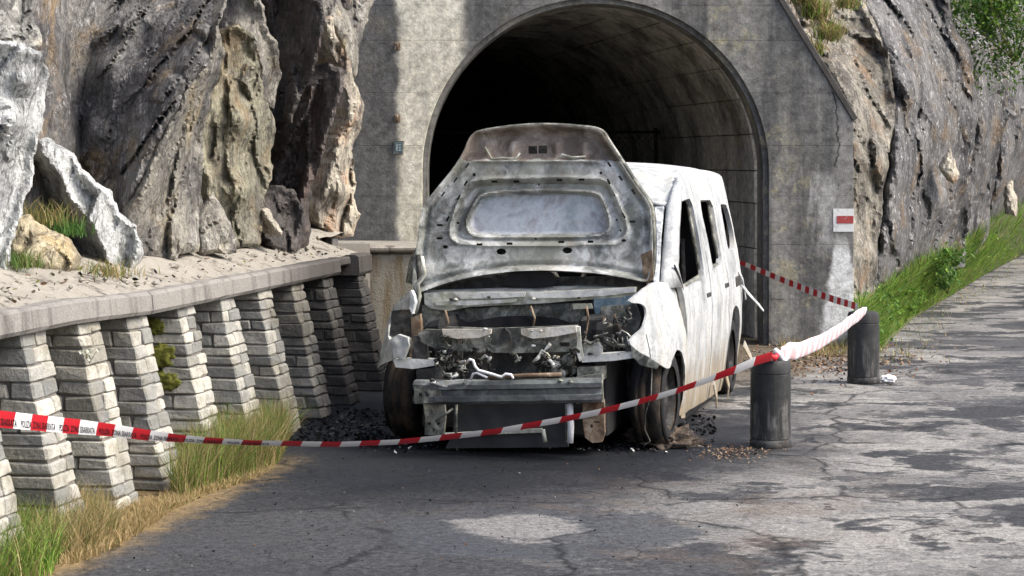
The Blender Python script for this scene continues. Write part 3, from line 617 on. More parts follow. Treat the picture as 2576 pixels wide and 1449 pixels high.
# dark mesh fence across the tunnel
fe = empty('mesh_fence', (TC[0] - .4, 22.6, 0), label='dark wire mesh fence standing across the tunnel behind the van', category='fence')
mb = MB(); mb.tube([(-1.75, 0, 2.0), (1.3, 0, 2.0)], .018, 6); fe_r = mb.build('rail', SOOT, fe, True)
for x in (-1.72, -.75, .25, 1.25):
    mb = MB(); mb.tube([(x, 0, 0), (x, 0, 2.05)], .022, 8); mb.build('post', SOOT, fe, True)
mb = MB()
for k in np.arange(-3.8, 1.3, .075):
    for s in (1, -1):
        a0 = np.array([k, 0]); b0 = np.array([k + 2.0, 2.0])
        if s < 0: a0, b0 = np.array([k + 2.0, 0]), np.array([k, 2.0])
        t0 = 0; t1 = 1; lo, hi = -1.74, 1.26; dx = b0[0] - a0[0]
        ts = sorted([(lo - a0[0]) / dx, (hi - a0[0]) / dx]); t0, t1 = max(0, ts[0]), min(1, ts[1])
        if t1 - t0 < .02: continue
        p, q = a0 + (b0 - a0) * t0, a0 + (b0 - a0) * t1
        mb.tube([(p[0], s * .003, p[1]), (q[0], s * .003, q[1])], .0022, 3, False)
mb.build('wire_mesh', SOOT, fe, False, kind='stuff')
# small concrete step by the left jamb
st_ = empty('concrete_plinth', (-1.25, 17.4, 0), label='low pale concrete plinth between wall end and left tunnel jamb', category='plinth')
PLM = (lambda m: m.out(m.mix(m.math('MULTIPLY', m.ramp(m.noise(3, 6, .7, m.map(scale=(4, 4, .5))), (.45, 0), (.62, 1)), .8), m.mix(m.noise(2.5, 7, .7), (.19, .185, .16), (.34, .325, .27)), (.17, .12, .06)), m.noise(30, 7, .8), .02, .8))(NM('plinth_concrete', .92))
mb = MB(); mb.box((-1.2, -.15, 0), (.43, .97, .90)); mb.build('block', PLM, st_, bevel=.03, jit=.015)
mb = MB(); mb.box((-1.25, -.2, .902), (.46, .97, .965)); mb.build('cap', LEDGE, st_, bevel=.02, jit=.02)

# ================================================================== BUTTRESSED STONE WALL
wall = empty('retaining_wall', W(0, 0, 0), label='low stone wall of battered buttress piers under a concrete coping', category='wall')
WB = Matrix((WU, WN, Vector((0, 0, 1)))).transposed()      # local (along, out, up) -> world
def block(lo, hi, off0, off1, z0, z1, parent):
    """one dressed stone: along lo..hi, out from off0 to the battered face, bottom z0 to top z1"""
    bf = lambda z: BAT * (1 - z / HP)
    bm = bmesh.new(); vs = []
    for z in (z0, z1):
        for (u, o) in ((lo, off0), (hi, off0), (hi, bf(z) + off1), (lo, bf(z) + off1)):
            vs.append(bm.verts.new(WB @ Vector((u + random.uniform(-.006, .006), o + random.uniform(-.007, .007), z + random.uniform(-.006, .006)))))
    for q in ((0, 3, 2, 1), (4, 5, 6, 7), (0, 1, 5, 4), (1, 2, 6, 5), (2, 3, 7, 6), (3, 0, 4, 7)): bm.faces.new([vs[i] for i in q])
    bmesh.ops.recalc_face_normals(bm, faces=bm.faces)
    bmesh.ops.bevel(bm, geom=list(bm.edges), offset=random.uniform(.004, .012), segments=1, affect='EDGES', clamp_overlap=True)
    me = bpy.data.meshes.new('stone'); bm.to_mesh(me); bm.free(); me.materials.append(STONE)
    o = bpy.data.objects.new('stone', me); COL.objects.link(o); o.parent = parent; return o
HP, BAT, PROJ, PL = .885, .205, .34, .27
piers = [-1.95, -1.29, -.64, 0, .73, 1.45, 2.17, 2.9, 3.62, 4.52]     # far (right-hand) end of each pier along the wall
for pi_, t1 in enumerate(piers):
    hp = HP + (ctop(t1) - 1.0); t0 = t1 - PL; rough = pi_ == 8
    mb = MB(); ins = .014
    lo = [(t0 + ins, -PROJ, 0), (t1 - ins, -PROJ, 0), (t1 - ins, BAT - ins, 0), (t0 + ins, BAT - ins, 0)]
    hi = [(t0 + ins, -PROJ, hp), (t1 - ins, -PROJ, hp), (t1 - ins, -ins, hp), (t0 + ins, -ins, hp)]
    mb.add([WB @ Vector(p) for p in lo + hi], [(0, 3, 2, 1), (4, 5, 6, 7), (0, 1, 5, 4), (1, 2, 6, 5), (2, 3, 7, 6), (3, 0, 4, 7)])
    pier = mb.build('pier', MORTAR, wall)
    n = 13; hs = [random.uniform(.8, 1.25) for _ in range(n)]; sc = hp / sum(hs); z = 0
    for k in range(n):
        h = hs[k] * sc; off = BAT * (1 - (z + h / 2) / hp)        # batter
        a = .115 + random.uniform(-.02, .025) if k % 2 else .16 + random.uniform(-.025, .02)
        inner = (.13 if k % 2 else .2) + random.uniform(-.05, .05); g = .0035; zm = off
        P = random.uniform(-.004, .006); z0_, z1_ = z + g, z + h - g * .4
        cells = [(0, a, off - inner, P), (a + g * 2, PL, off - .2, random.uniform(-.005, .006))]
        inn = [(-PROJ + .02, off - inner - .008)]
        if random.random() < .35: cells[0] = (0, a, -PROJ + .02, P); inn = []
        elif random.random() < .35: mid = (-PROJ + .02 + off - inner) / 2 + random.uniform(-.03, .03); inn = [(-PROJ + .02, mid - .004), (mid + .004, off - inner - .008)]
        for (u0, u1, o0, pp) in cells: block(t0 + u0, t0 + u1, o0, pp, z0_, z1_, pier)
        for (o0, o1) in inn:
            bm_o = o1 - BAT * (1 - (z + h / 2) / HP); block(t0 + random.uniform(-.004, .005), t0 + min(PL, a + .05), o0, bm_o, z0_, z1_, pier)
        z += h
# back wall between the piers
mb = MB(); mb.add([WB @ Vector(p) for p in [(-5, -PROJ + .04, 0), (4.7, -PROJ + .04, 0), (4.7, -PROJ - .06, HP), (-5, -PROJ - .06, HP), (-5, -1.2, 0), (4.7, -1.2, 0), (4.7, -1.2, HP), (-5, -1.2, HP)]], [(0, 1, 2, 3), (4, 7, 6, 5), (0, 3, 7, 4), (1, 5, 6, 2), (3, 2, 6, 7), (0, 4, 5, 1)])
mb.build('back_wall', MORTAR, wall)
mb = MB(); mb.add([WB @ Vector(p) for p in [(4.7, -.5, 0), (6.6, -.5, 0), (6.6, -.5, .98), (4.7, -.5, .98), (4.7, -1.2, 0), (6.6, -1.2, 0), (6.6, -1.2, .98), (4.7, -1.2, .98)]], [(0, 1, 2, 3), (4, 7, 6, 5), (0, 3, 7, 4), (1, 5, 6, 2), (3, 2, 6, 7), (0, 4, 5, 1)])
mb.build('return_wall', MORTAR, wall)
def coping_piece(t0, t1, h=.115, o=.025, n=24):
    v = []; f = []
    for i in range(n + 1):
        t = t0 + (t1 - t0) * i / n; zt = ctop(t); e = .008 * noise.noise((t * 5, 0, 1)); e2 = .008 * noise.noise((t * 6, 3, 1))
        for (oo, zz) in ((-.5, zt - h), (o + e2, zt - h + .4 * e2), (o + .012 + e, zt - h + .02), (o + .004 + e, zt - .015), (o - .02, zt + e), (-.5, zt - .004)): v.append(WB @ Vector((t, oo, zz)))
    for i in range(n):
        for k in range(6): f.append((i * 6 + k, i * 6 + (k + 1) % 6, (i + 1) * 6 + (k + 1) % 6, (i + 1) * 6 + k))
    f += [tuple(range(6)), tuple(n * 6 + k for k in range(6))[::-1]]
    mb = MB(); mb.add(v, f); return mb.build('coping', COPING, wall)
coping_piece(-5, -.012); coping_piece(0, 3.72); coping_piece(4.2, 4.58, .15, .03, 8)
mb = MB(); mb.box((3.74, -.45, .93), (4.19, -.02, .985)); 
for i, p in enumerate(mb.v): mb.v[i] = tuple(WB @ Vector(p))
mb.build('coping_remnant', COPING, wall, bevel=.01, jit=.012)
# moss and a little flowering plant on the piers
def moss(t, z, r, label):
    me = bpy.data.meshes.new('moss_cushion'); bm = bmesh.new(); bmesh.ops.create_icosphere(bm, subdivisions=4, radius=1)
    for q in bm.verts:
        nrm = q.co.normalized(); q.co = nrm * (1 + .5 * noise.fractal(nrm * 2.2 + Vector((t * 9, z * 9, 0)), .8, 2, 5)); q.co = WB @ Vector((q.co.x * r * .22, q.co.y * r * .9, q.co.z * r * .62))
    bm.to_mesh(me); bm.free()
    o = link('moss_cushion', me, MOSS, None, True, label=label, category='moss', group='moss on the fourth pier'); o.location = W(t - PL + .0, .04 + BAT * (1 - z / HP) - .2, z)
moss(.73, .78, .07, 'yellow moss cushion highest on the mossy pier'); moss(.73, .62, .1, 'largest yellow green moss cushion, mid height on the mossy pier'); moss(.73, .48, .085, 'yellow moss cushion low on the mossy pier')

# ================================================================== BURNT VAN
c_, s_ = math.cos(VAN_TH), math.sin(VAN_TH)
van = empty('burnt_van', (VAN_C[0], VAN_C[1], 0), -VAN_TH, label='burnt-out white van with its scorched hood standing open at the tunnel mouth', category='van')
def onY(px, py, y):
    k = (px - CX) / F; x = (k * (VAN_C[1] + y * c_) - VAN_C[0] - y * s_) / (c_ + k * s_); Y = VAN_C[1] - x * s_ + y * c_
    return (x, y, EYE - (py - HY) * Y / F)
def onPlane(px, py, y0, z0, sl):       # plane y = y0 + sl*(z - z0)
    y = y0
    for _ in range(6): p = onY(px, py, y); y = y0 + sl * (p[2] - z0)
    return onY(px, py, y)
def plate(name, poly, y, m, th=.012, sp=9, amp=.006, holes=(), sl=0, z0=.7, **tags):
    def fm(V):
        o = []
        for px, py in V:
            x, yy, z = onPlane(px, py, y, z0, sl); o.append((x, yy + amp * noise.fractal(Vector((x * 8, z * 8, y * 3)), .9, 2, 3), z))
        return o
    return panel(name, poly, holes, sp, fm, (0, th, 0), m, van, **tags)
def rect(cx, cy, w, h, a=0, n=4):
    a = math.radians(a); out = []
    if n == 4: q = [(-w / 2, -h / 2), (w / 2, -h / 2), (w / 2, h / 2), (-w / 2, h / 2)]
    else: q = [(w / 2 * math.cos(t * 2 * math.pi / n), h / 2 * math.sin(t * 2 * math.pi / n)) for t in range(n)]
    return [(cx + x * math.cos(a) - y * math.sin(a), cy + x * math.sin(a) + y * math.cos(a)) for x, y in q]
# --- hood
hz = lambda x, y: (939 + .3802 * x, 295 + .3802 * y)
hood_out = [(1186, 344), (1201, 331), (1275, 319), (1353, 313), (1435, 316), (1513, 324), (1532, 356), (1562, 401), (1600, 462), (1635, 508), (1643, 538), (1646, 637), (1639, 704), (1623, 707), (1585, 698), (1509, 685), (1395, 678), (1300, 680), (1205, 692), (1129, 710), (1068, 733), (1046, 737), (1049, 656), (1061, 561), (1070, 515), (1091, 489), (1148, 420), (1171, 382)]
rec = [(1220, 489), (1498, 487), (1514, 515), (1528, 557), (1524, 576), (1502, 587), (1205, 589), (1186, 577), (1182, 557), (1196, 525)]
rng_ = [(1205, 458), (1505, 456), (1530, 468), (1552, 520), (1574, 575), (1560, 600), (1540, 606), (1165, 608), (1143, 592), (1146, 560), (1175, 480)]
slots = [rect(*hz(x, y), 15, 5.5, a) for x, y, a in [(805, 425, 0), (950, 425, 0), (1235, 415, 0), (1382, 412, 0), (710, 840, 0), (907, 835, 0), (1247, 825, 0), (1440, 823, 0), (545, 415, -55), (617, 437, -60), (463, 508, -55), (573, 530, -60), (497, 672, -62), (445, 713, 0), (443, 800, 0), (1565, 312, 55), (1640, 403, 55), (1722, 493, 58), (1562, 425, 62), (1662, 650, 62), (1718, 690, 0), (625, 320, -55)]]
slots += [rect(*hz(x, y), 2 * r, 2 * r * k, 0, 8) for x, y, r, k in [(672, 380, 4.5, 1), (1510, 368, 4.5, 1), (482, 857, 7, .7), (1662, 815, 6, .7), (852, 888, 13, .65), (1288, 880, 13, .65), (1090, 445, 3, 1), (890, 100, 2.4, 1), (770, 115, 2.4, 1), (740, 115, 2.4, 1), (865, 103, 2.4, 1), (1275, 93, 2.4, 1), (1300, 97, 2.4, 1), (1405, 105, 2.4, 1), (1425, 108, 2.4, 1), (1600, 515, 3, 1), (1607, 680, 3, 1), (1632, 750, 3, 1), (545, 593, 2.6, 1), (557, 700, 3, 1), (1075, 805, 3, 1)]]
slots += [rect(1338, 377, 22, 20), rect(1363, 376, 22, 20)]
HY0, HZ0, HSL = .05, .87, .16
hood_out, rec, rng_ = smooth(hood_out), smooth(rec), smooth(rng_)
def hood_map(V):
    sr = segdist(V, rec) * np.where(inpoly(V, rec), -1, 1); sg = segdist(V, rng_) * np.where(inpoly(V, rng_), -1, 1); so = segdist(V, hood_out)
    h = np.zeros(len(V))
    ss = lambda x, a, b: (lambda t: t * t * (3 - 2 * t))(np.clip((x - a) / (b - a), 0, 1))
    h += .026 * ss(-sg, 8, -5) + .024 * np.exp(-((sr - 9) / 5) ** 2) - .02 * ss(-sr, -3, 4) - .012 + .010 * np.exp(-((sg - 10) / 4) ** 2)
    h += .024 * ss(so, 12, 2) - .016 * ss(so, 26, 12) * ss(so, 8, 14)
    py, px = V[:, 1], V[:, 0]
    top = ss(py, 412, 396); h -= .03 * top * ss(so, 12, 26)
    for cx in (1225, 1290, 1400, 1470): h += .022 * top * np.exp(-((px - cx) / 13) ** 2) * ss(py, 345, 362)
    h += .02 * np.exp(-((py - 404) / 5) ** 2) * ss(np.abs(px - 1350), 175, 150)
    h += .02 * ss(py, 640, 690) ** 2
    o = []; h *= 1.4
    for (a, b), q in zip(V, h):
        x, y, z = onPlane(a, b, HY0, HZ0, HSL); q += .003 * noise.fractal(Vector((x * 6, z * 6, 1)), .8, 2, 3)
        o.append((x, y - q, z))
    return o
hood = panel('hood', hood_out, slots, 3.6, hood_map, (0, .006, 0), HOODIN, van, label='open scorched hood showing its ribbed inner side')
hood.data.materials.append(HOODBROWN); hood.data.materials.append(HOODSHEET)
# material by region: lip brown, centre bare sheet
def px_of(co):
    X = VAN_C[0] + co.x * c_ + co.y * s_; Y = VAN_C[1] - co.x * s_ + co.y * c_
    return CX + F * X / Y, HY + (EYE - co.z) * F / Y
AB = np.array([px_of(p.center) for p in hood.data.polygons]); inn = inpoly(AB, rec)
mi = [1 if b + 8 * noise.noise((a * .03, b * .03, 0)) < 402 else (2 if k else 0) for (a, b), k in zip(AB, inn)]
hood.data.polygons.foreach_set('material_index', mi)
def skin_map(V):
    o = []
    for a, b in V:
        x, y, z = onPlane(a, b, HY0, HZ0, HSL); o.append((x, y + .085, z))
    return o
panel('outer_skin', [(1353 + (x - 1353) * 1.004, 520 + (y - 520) * 1.003) for x, y in hood_out], [], 25, skin_map, (0, .004, 0), DARKMET, hood)
mb = MB(); mb.tube([(lambda p: (p[0], p[1] + .012, p[2]))(onPlane(*a, HY0, HZ0, HSL)) for a in hood_out + hood_out[:2]], .012, 8); mb.build('hemmed_edge', GREYMET, hood, True)
for seg in [[(1235, 402), (1262, 397), (1300, 399), (1310, 385)], [(1408, 402), (1416, 388), (1440, 396), (1475, 394)], [(1240, 402), (1222, 370)]]:
    mb = MB(); mb.tube([(lambda p: (p[0], p[1] - .02, p[2]))(onPlane(*q, HY0, HZ0, HSL)) for q in seg], .007, 5); mb.build('melted_clip', PALEMET, hood, True)
# hinges
for pts in ([(1050, 740), (1056, 690), (1052, 640)], [(1640, 712), (1632, 680), (1638, 640)]):
    mb = MB(); mb.tube([(lambda p: (p[0], p[1] - .01, p[2]))(onY(*q, .03)) for q in pts], .016, 6); mb.build('hood_hinge', DARKMET, van, True)
plate('hinge_flap', [(1612, 640), (1640, 628), (1644, 700), (1628, 716), (1618, 690)], .0, RUSTMET, .01, 8)
mb = MB(); mb.tube([(lambda p: (p[0], p[1], p[2]))(onY(*q, -.03)) for q in [(1062, 645), (1068, 690), (1050, 715), (1056, 745), (1046, 790)]], [.012, .014, .016, .014, .01], 6); mb.build('strut', PALEMET, van, True)
# --- cowl bar, firewall, engine bay
plate('cowl_bar', [(1066, 738), (1120, 734), (1300, 734), (1480, 728), (1601, 722), (1598, 742), (1560, 750), (1500, 752), (1448, 756), (1380, 762), (1310, 766), (1180, 772), (1130, 782), (1085, 776), (1068, 765)], -.02, PALEMET, .03, 8, .01, [rect(1098, 762, 12, 8), rect(1114, 764, 8, 7)])
LIPW = burnt('burnt_white_and_lit_strip', (.55, .56, .52), (.74, .75, .72), (.66, .66, .56), .15, .22, .55, 0, 2.5)
plate('cowl_lit_top_strip', [(1150, 738), (1240, 736), (1322, 735), (1318, 746), (1250, 750), (1160, 752)], -.05, LIPW, .02, 6, .003)  # pale strips: light on the cowl bar's up-facing top put into the colour
plate('cowl_lit_top_strip', [(1332, 736), (1480, 729), (1598, 723), (1597, 735), (1520, 744), (1440, 749), (1340, 750)], -.05, LIPW, .02, 6, .003)
plate('cowl_lit_top_strip', [(1085, 757), (1200, 756), (1300, 752), (1298, 760), (1180, 768), (1100, 768)], -.05, PALEMET, .02, 6, .003)
plate('cowl_top', [(1066, 738), (1300, 733), (1601, 722), (1590, 712), (1340, 722), (1075, 730)], -.02, ROOFWHITE, .02, 8, .006, sl=2.2, z0=.87)
plate('strut_tower', [(1494, 752), (1560, 748), (1598, 740), (1596, 762), (1560, 770), (1512, 770), (1510, 785), (1500, 800), (1494, 775)], -.03, BLUEMET, .02, 8)
plate('firewall', [(1050, 700), (1640, 695), (1640, 1010), (1050, 1010)], .12, DARKMET, .02, 22, .02)
plate('bay_wall', [(1062, 768), (1200, 776), (1330, 766), (1470, 762), (1470, 835), (1300, 838), (1062, 832)], .02, GREYMET, .02, 9, .02)
plate('bay_side', [(1512, 772), (1598, 764), (1612, 800), (1598, 860), (1530, 880), (1512, 840)], -.12, GREYMET, .02, 9, .015)
for px, py, w, h, y, m in [(1130, 885, 60, 90, -.5, DARKMET), (1390, 905, 100, 90, -.45, DARKMET), (1255, 905, 120, 90, -.42, GREYMET), (1490, 840, 60, 80, -.25, DARKMET)]:
    p = onY(px, py, y); W_, H_ = w * .00237 / 2, h * .00237 / 2
    mb = MB(); mb.box((p[0] - W_, y, p[2] - H_), (p[0] + W_, y + .25, p[2] + H_)); mb.build('engine_part', m, van, False, .012, .03)
plate('bay_arch', smooth([(1100, 836), (1110, 815), (1150, 800), (1180, 812), (1200, 806), (1260, 796), (1330, 794), (1400, 800), (1440, 815), (1448, 836)]), -.02, SOOT, .02, 9, .02)
plate('air_box', smooth([(1262, 722), (1275, 690), (1300, 678), (1370, 678), (1392, 692), (1400, 722)]), .06, SOOT, .05, 9, .01)
plate('bay_rail', [(1440, 765), (1488, 764), (1490, 776), (1442, 778)], -.06, PALEMET, .02, 7, .005)
for k in range(85):                                              # hoses, brackets and melted lumps
    px = random.choice([random.uniform(1095, 1165), random.uniform(1355, 1450), random.uniform(1500, 1600), random.uniform(1075, 1450)]); py = random.uniform(858, 955) if px < 1460 else random.uniform(800, 885)
    y = random.uniform(-.64, -.52); pts = [onY(px, py, y)]
    for _ in range(4): px += random.uniform(-16, 16); py += random.uniform(-14, 14); pts.append(onY(px, py, y + random.uniform(-.02, .03)))
    mb = MB(); mb.tube(pts, [random.uniform(.003, .012) for _ in pts], 6); mb.build('melted_hose', random.choice([DARKMET, DARKMET, GREYMET, PALEMET]), van, True)
for k in range(26):                                              # ash and melted lumps caked on the bars
    px, py, y = random.choice([(random.uniform(1070, 1590), random.uniform(736, 768), -.05), (random.uniform(1060, 1450), random.uniform(826, 872), -.635), (random.uniform(1470, 1590), random.uniform(872, 892), -.61), (random.uniform(1050, 1500), random.uniform(955, 966), -.77), (random.uniform(1050, 1110), random.uniform(880, 930), -.62)])
    p = onY(px, py, y); r = random.uniform(.006, .018); me = bpy.data.meshes.new('ash_lump'); bm = bmesh.new(); bmesh.ops.create_icosphere(bm, subdivisions=2, radius=1)
    for q in bm.verts: n_ = q.co.normalized(); q.co = Vector(p) + n_ * r * (1 + .7 * noise.noise(n_ * 1.8 + Vector((k * 3, 0, 0)))) * (1.0 if abs(n_.z) < .5 else .6)
    bm.to_mesh(me); bm.free(); link('ash_lump', me, random.choice([PALEMET, GREYMET, DARKMET, ROOFWHITE]), van, True)
for pts in ([(1475, 770), (1480, 800), (1472, 850), (1490, 885)], [(1520, 800), (1510, 840), (1528, 872)], [(1545, 790), (1560, 830), (1550, 862)], [(1335, 770), (1345, 800), (1340, 826)], [(1120, 780), (1128, 810), (1118, 828)]):
    mb = MB(); mb.tube([onY(*q, -.3) for q in pts], .007, 6); mb.build('hanging_cable', random.choice([DARKMET, RUSTMET]), van, True)
mb = MB()
for px, py, r in [(1395, 925, .045), (1430, 905, .035), (1415, 940, .025)]:
    p = onY(px, py, -.56); mb.lathe([(0, -.03), (r, -.03), (r, 0), (r * .75, .01), (r, .02), (r, .05), (0, .05)], 14, p, 'Y')
mb.build('pulley', GREYMET, van, True)
CARB = burnt('burnt_beige_metal', (.40, .37, .30), (.62, .58, .48), (.74, .72, .66), .3, .22, .6, 0, 2.2)
# --- lock carrier
plate('lock_carrier', [(1052, 838), (1070, 828), (1110, 830), (1120, 822), (1240, 826), (1300, 824), (1452, 818), (1458, 845), (1455, 872), (1440, 885), (1300, 888), (1190, 886), (1100, 880), (1078, 870), (1060, 860)], -.6, GREYMET, .03, 7, .01,
      [rect(1130, 862, 14, 12), rect(1180, 862, 8, 11), rect(1420, 866, 26, 12), rect(1156, 861, 18, 10)])
plate('carrier_top', [(1112, 828), (1236, 828), (1234, 840), (1205, 850), (1150, 852), (1115, 846)], -.64, CARB, .02, 6, .004)
plate('carrier_top', [(1310, 828), (1448, 820), (1450, 836), (1400, 846), (1340, 852), (1312, 842)], -.64, CARB, .02, 6, .004)
plate('carrier_post', [(1446, 820), (1458, 822), (1460, 850), (1468, 900), (1458, 910), (1450, 885), (1452, 850)], -.63, PALEMET, .02, 6, .006)
lat = plate('bonnet_latch', [(1256, 842), (1268, 824), (1282, 838), (1286, 862), (1254, 864)], -.64, DARKMET, .03, 5, .004)
# --- headlamp brackets
plate('headlamp_bracket', [(988, 905), (1040, 902), (1092, 906), (1092, 920), (1040, 928), (995, 924)], -.6, LIPW, .12, 7, .008)
plate('headlamp_bracket', [(1460, 895), (1530, 890), (1598, 886), (1600, 900), (1540, 908), (1464, 912)], -.6, LIPW, .12, 7, .008)
plate('melted_lamp', [(978, 855), (1000, 842), (1026, 850), (1030, 870), (1015, 905), (990, 900), (985, 875)], -.62, ROOFWHITE, .05, 6, .02)
plate('melted_lamp', [(1465, 865), (1500, 858), (1515, 872), (1512, 892), (1470, 896)], -.6, PALEMET, .06, 6, .025)
plate('lamp_housing', [(1040, 845), (1066, 845), (1074, 902), (1036, 902)], -.6, DARKMET, .06, 7, .006)
plate('rust_post', [(1034, 800), (1056, 790), (1060, 830), (1048, 850), (1044, 905), (1030, 905), (1036, 850)], -.5, RUSTMET, .04, 7, .008)
mb = MB()
for k in range(5): p = onY(1545 + k * 12, 880 - k, -.58); q = onY(1541 + k * 12, 852 - k * 2, -.58); mb.tube([p, q], .004, 5)
mb.tube([onY(1520, 855, -.58), onY(1545, 868, -.58), onY(1590, 872, -.58)], .012, 6); mb.build('burnt_spring_clips', GREYMET, van, True)
plate('lower_bracket', [(1586, 868), (1606, 885), (1638, 902), (1660, 917), (1652, 928), (1610, 918), (1590, 895)], -.62, GREYMET, .02, 7, .01)
# --- bumper beam (three folded flutes), legs, radiator
xl, xr = onY(1040, 990, -.74)[0], onY(1514, 985, -.74)[0]
zl, zr = .355, .40
prof = [(.075, .03), (.07, -.012), (.052, -.03), (.03, -.03), (.022, -.008), (-.008, -.008), (-.016, -.03), (-.04, -.03), (-.056, -.012), (-.06, .03)]
v = []; f = []; nb = 26
for i in range(nb + 1):
    u = i / nb; x = xl + (xr - xl) * u; cz = zl + (zr - zl) * u; bow = .035 * (1 - (2 * u - 1) ** 2)
    for z, y in prof: v.append((x, -.72 - bow + y + .004 * noise.noise((x * 12, z * 20, 0)), cz + z + .004 * noise.noise((x * 9, 4, z * 9))))
k = len(prof)
for i in range(nb):
    for j in range(k - 1): f.append((i * k + j, i * k + j + 1, (i + 1) * k + j + 1, (i + 1) * k + j))
mb = MB(); mb.add(v, f); bb = mb.build('bumper_beam', BEAM, van)
so = bb.modifiers.new('thick', 'SOLIDIFY'); so.thickness = .006; so.offset = 0
plate('beam_end', [(1448, 948), (1514, 940), (1516, 1012), (1450, 1016)], -.705, GREYMET, .04, 7, .008, [rect(1480, 985, 9, 12), rect(1500, 983, 8, 10)])
plate('beam_end', [(1042, 972), (1110, 968), (1112, 1012), (1042, 1016)], -.765, GREYMET, .004, 7, .004, [rect(1058, 994, 8, 12), rect(1074, 993, 8, 12)])
plate('melted_trim', [(1090, 965), (1120, 958), (1165, 955), (1160, 968), (1120, 974)], -.775, PALEMET, .02, 6, .01)
plate('crush_can', [(1048, 930), (1112, 925), (1115, 968), (1048, 972)], -.62, DARKMET, .1, 8, .01)
plate('crush_can', [(1452, 925), (1518, 922), (1518, 955), (1452, 960)], -.62, GREYMET, .1, 8, .01)
plate('front_leg', [(1064, 1016), (1118, 1014), (1120, 1050), (1116, 1094), (1068, 1094), (1070, 1050)], -.66, GREYMET, .03, 7, .008, [rect(1080, 1066, 9, 9, 0, 8), rect(1102, 1066, 9, 9, 0, 8), rect(1090, 1082, 5, 9)])
plate('front_leg', [(1466, 1012), (1519, 1006), (1521, 1090), (1514, 1112), (1490, 1114), (1472, 1100), (1466, 1060)], -.66, RUSTMET, .03, 7, .008, [rect(1488, 1072, 6, 9), rect(1500, 1062, 16, 4)])
plate('radiator', [(1142, 1014), (1430, 1010), (1428, 1125), (1120, 1128), (1140, 1090)], -.62, PANEL, .03, 10, .006)
plate('radiator_strip', [(1118, 1090), (1200, 1086), (1362, 1078), (1364, 1088), (1200, 1094), (1120, 1096)], -.66, PALEMET, .03, 7, .006)
for pts, r, m in [([(1366, 1080), (1372, 1112)], .012, PALEMET), ([(1433, 1016), (1436, 1070), (1434, 1114)], .019, WHITEROD), ([(1424, 1016), (1424, 1112)], .006, GREYMET), ([(1148, 1018), (1147, 1090)], .008, GREYMET), ([(1095, 1060), (1140, 1028)], .007, GREYMET)]:
    mb = MB(); mb.tube([onY(*q, -.69) for q in pts], r, 8); mb.build('strut', m, van, True)
mb = MB(); mb.tube([onY(*q, -.78) for q in [(1176, 910), (1182, 904), (1190, 907), (1195, 922), (1204, 932), (1240, 942), (1262, 949), (1272, 941), (1286, 943), (1291, 953)]], .0085, 8); mb.build('bent_rod', WHITEROD, van, True)
mb = MB(); mb.tube([onY(*q, -.78) for q in [(1184, 956), (1190, 940), (1200, 938), (1226, 950)]], .007, 8); mb.build('bent_rod', WHITEROD, van, True)
mb = MB(); mb.tube([onY(*q, -.74) for q in [(1230, 950), (1330, 944), (1412, 942)]], .012, 8); mb.build('crossbar', RUSTMET, van, True)
plate('fan_shroud', [(1165, 885), (1370, 885), (1372, 955), (1160, 958)], -.5, DARKMET, .03, 9, .015)
mb = MB(); mb.tube([onY(*q, -.6) for q in [(1625, 840), (1634, 880), (1640, 930), (1638, 990), (1624, 1040), (1622, 1080), (1636, 1110), (1620, 1120)]], .003, 5); mb.build('loose_wire', GREYMET, van, True)
# underbody: floor, wheel liners, sub frame
mb = MB(); mb.box((-.74, .12, .14), (.74, 3.5, .2)); mb.build('floor_pan', SOOT, van)
mb = MB(); mb.box((-.55, -.5, .1), (.55, .15, .3)); mb.build('sub_frame', SOOT, van, False, .02, .03)
for s in (-1, 1):
    mb = MB(); mb.box((.50 * s - .06, -.45, .2), (.50 * s + .06, .45, .75)); mb.build('wheel_liner', SOOT, van, False, .03, .04)
# --- fenders: vertical sheets over a plan curve, traced on the picture plane of the van
PLAN = [(.862, .52), (.872, .35), (.877, .15), (.877, 0), (.866, -.2), (.838, -.38), (.79, -.52), (.72, -.62), (.62, -.70), (.5, -.74)]
def plan_px(x, y):
    X = VAN_C[0] + x * c_ + y * s_; Y = VAN_C[1] - x * s_ + y * c_; return CX + F * X / Y, Y
def fender_map(sgn):
    pl = []
    for (a, b), (c, d) in zip(PLAN[:-1], PLAN[1:]):
        for q in np.linspace(0, 1, 12, endpoint=False): pl.append((sgn * (a + (c - a) * q), b + (d - b) * q))
    pp = [plan_px(*p) for p in pl]; PX = np.array([p[0] for p in pp]); o = np.argsort(PX)
    PX = PX[o]; XX = np.array([p[0] for p in pl])[o]; YY = np.array([p[1] for p in pl])[o]
    def fm(V):
        out = []
        for a, b in V:
            aa = a
            for _ in range(4):
                x, y = np.interp(aa, PX, XX), np.interp(aa, PX, YY); D = VAN_C[1] - x * s_ + y * c_; z = EYE - (b - HY) * D / F
                tz = max(0, z - .60); dx = sgn * (.35 * tz ** 2 + .10 * tz) + sgn * .12 * max(0, .45 - z) ** 2; aa = a + dx * c_ * F / D
            x2 = x - dx + .006 * noise.fractal(Vector((y * 7, z * 7, sgn)), .8, 2, 4)
            out.append((x2, y, z))
        return out
    return fm
fr = [(1715, 728), (1700, 716), (1675, 711), (1650, 709), (1625, 723), (1600, 743), (1583, 757), (1591, 763), (1612, 763), (1625, 774), (1629, 791), (1626, 806), (1616, 825), (1597, 844), (1580, 861), (1606, 885), (1637, 903), (1662, 918), (1683, 930), (1690, 909), (1698, 887), (1707, 878), (1716, 890), (1722, 915), (1725, 952), (1724, 983), (1719, 1014), (1709, 1054), (1735, 1048), (1739, 900), (1737, 760), (1733, 722)]
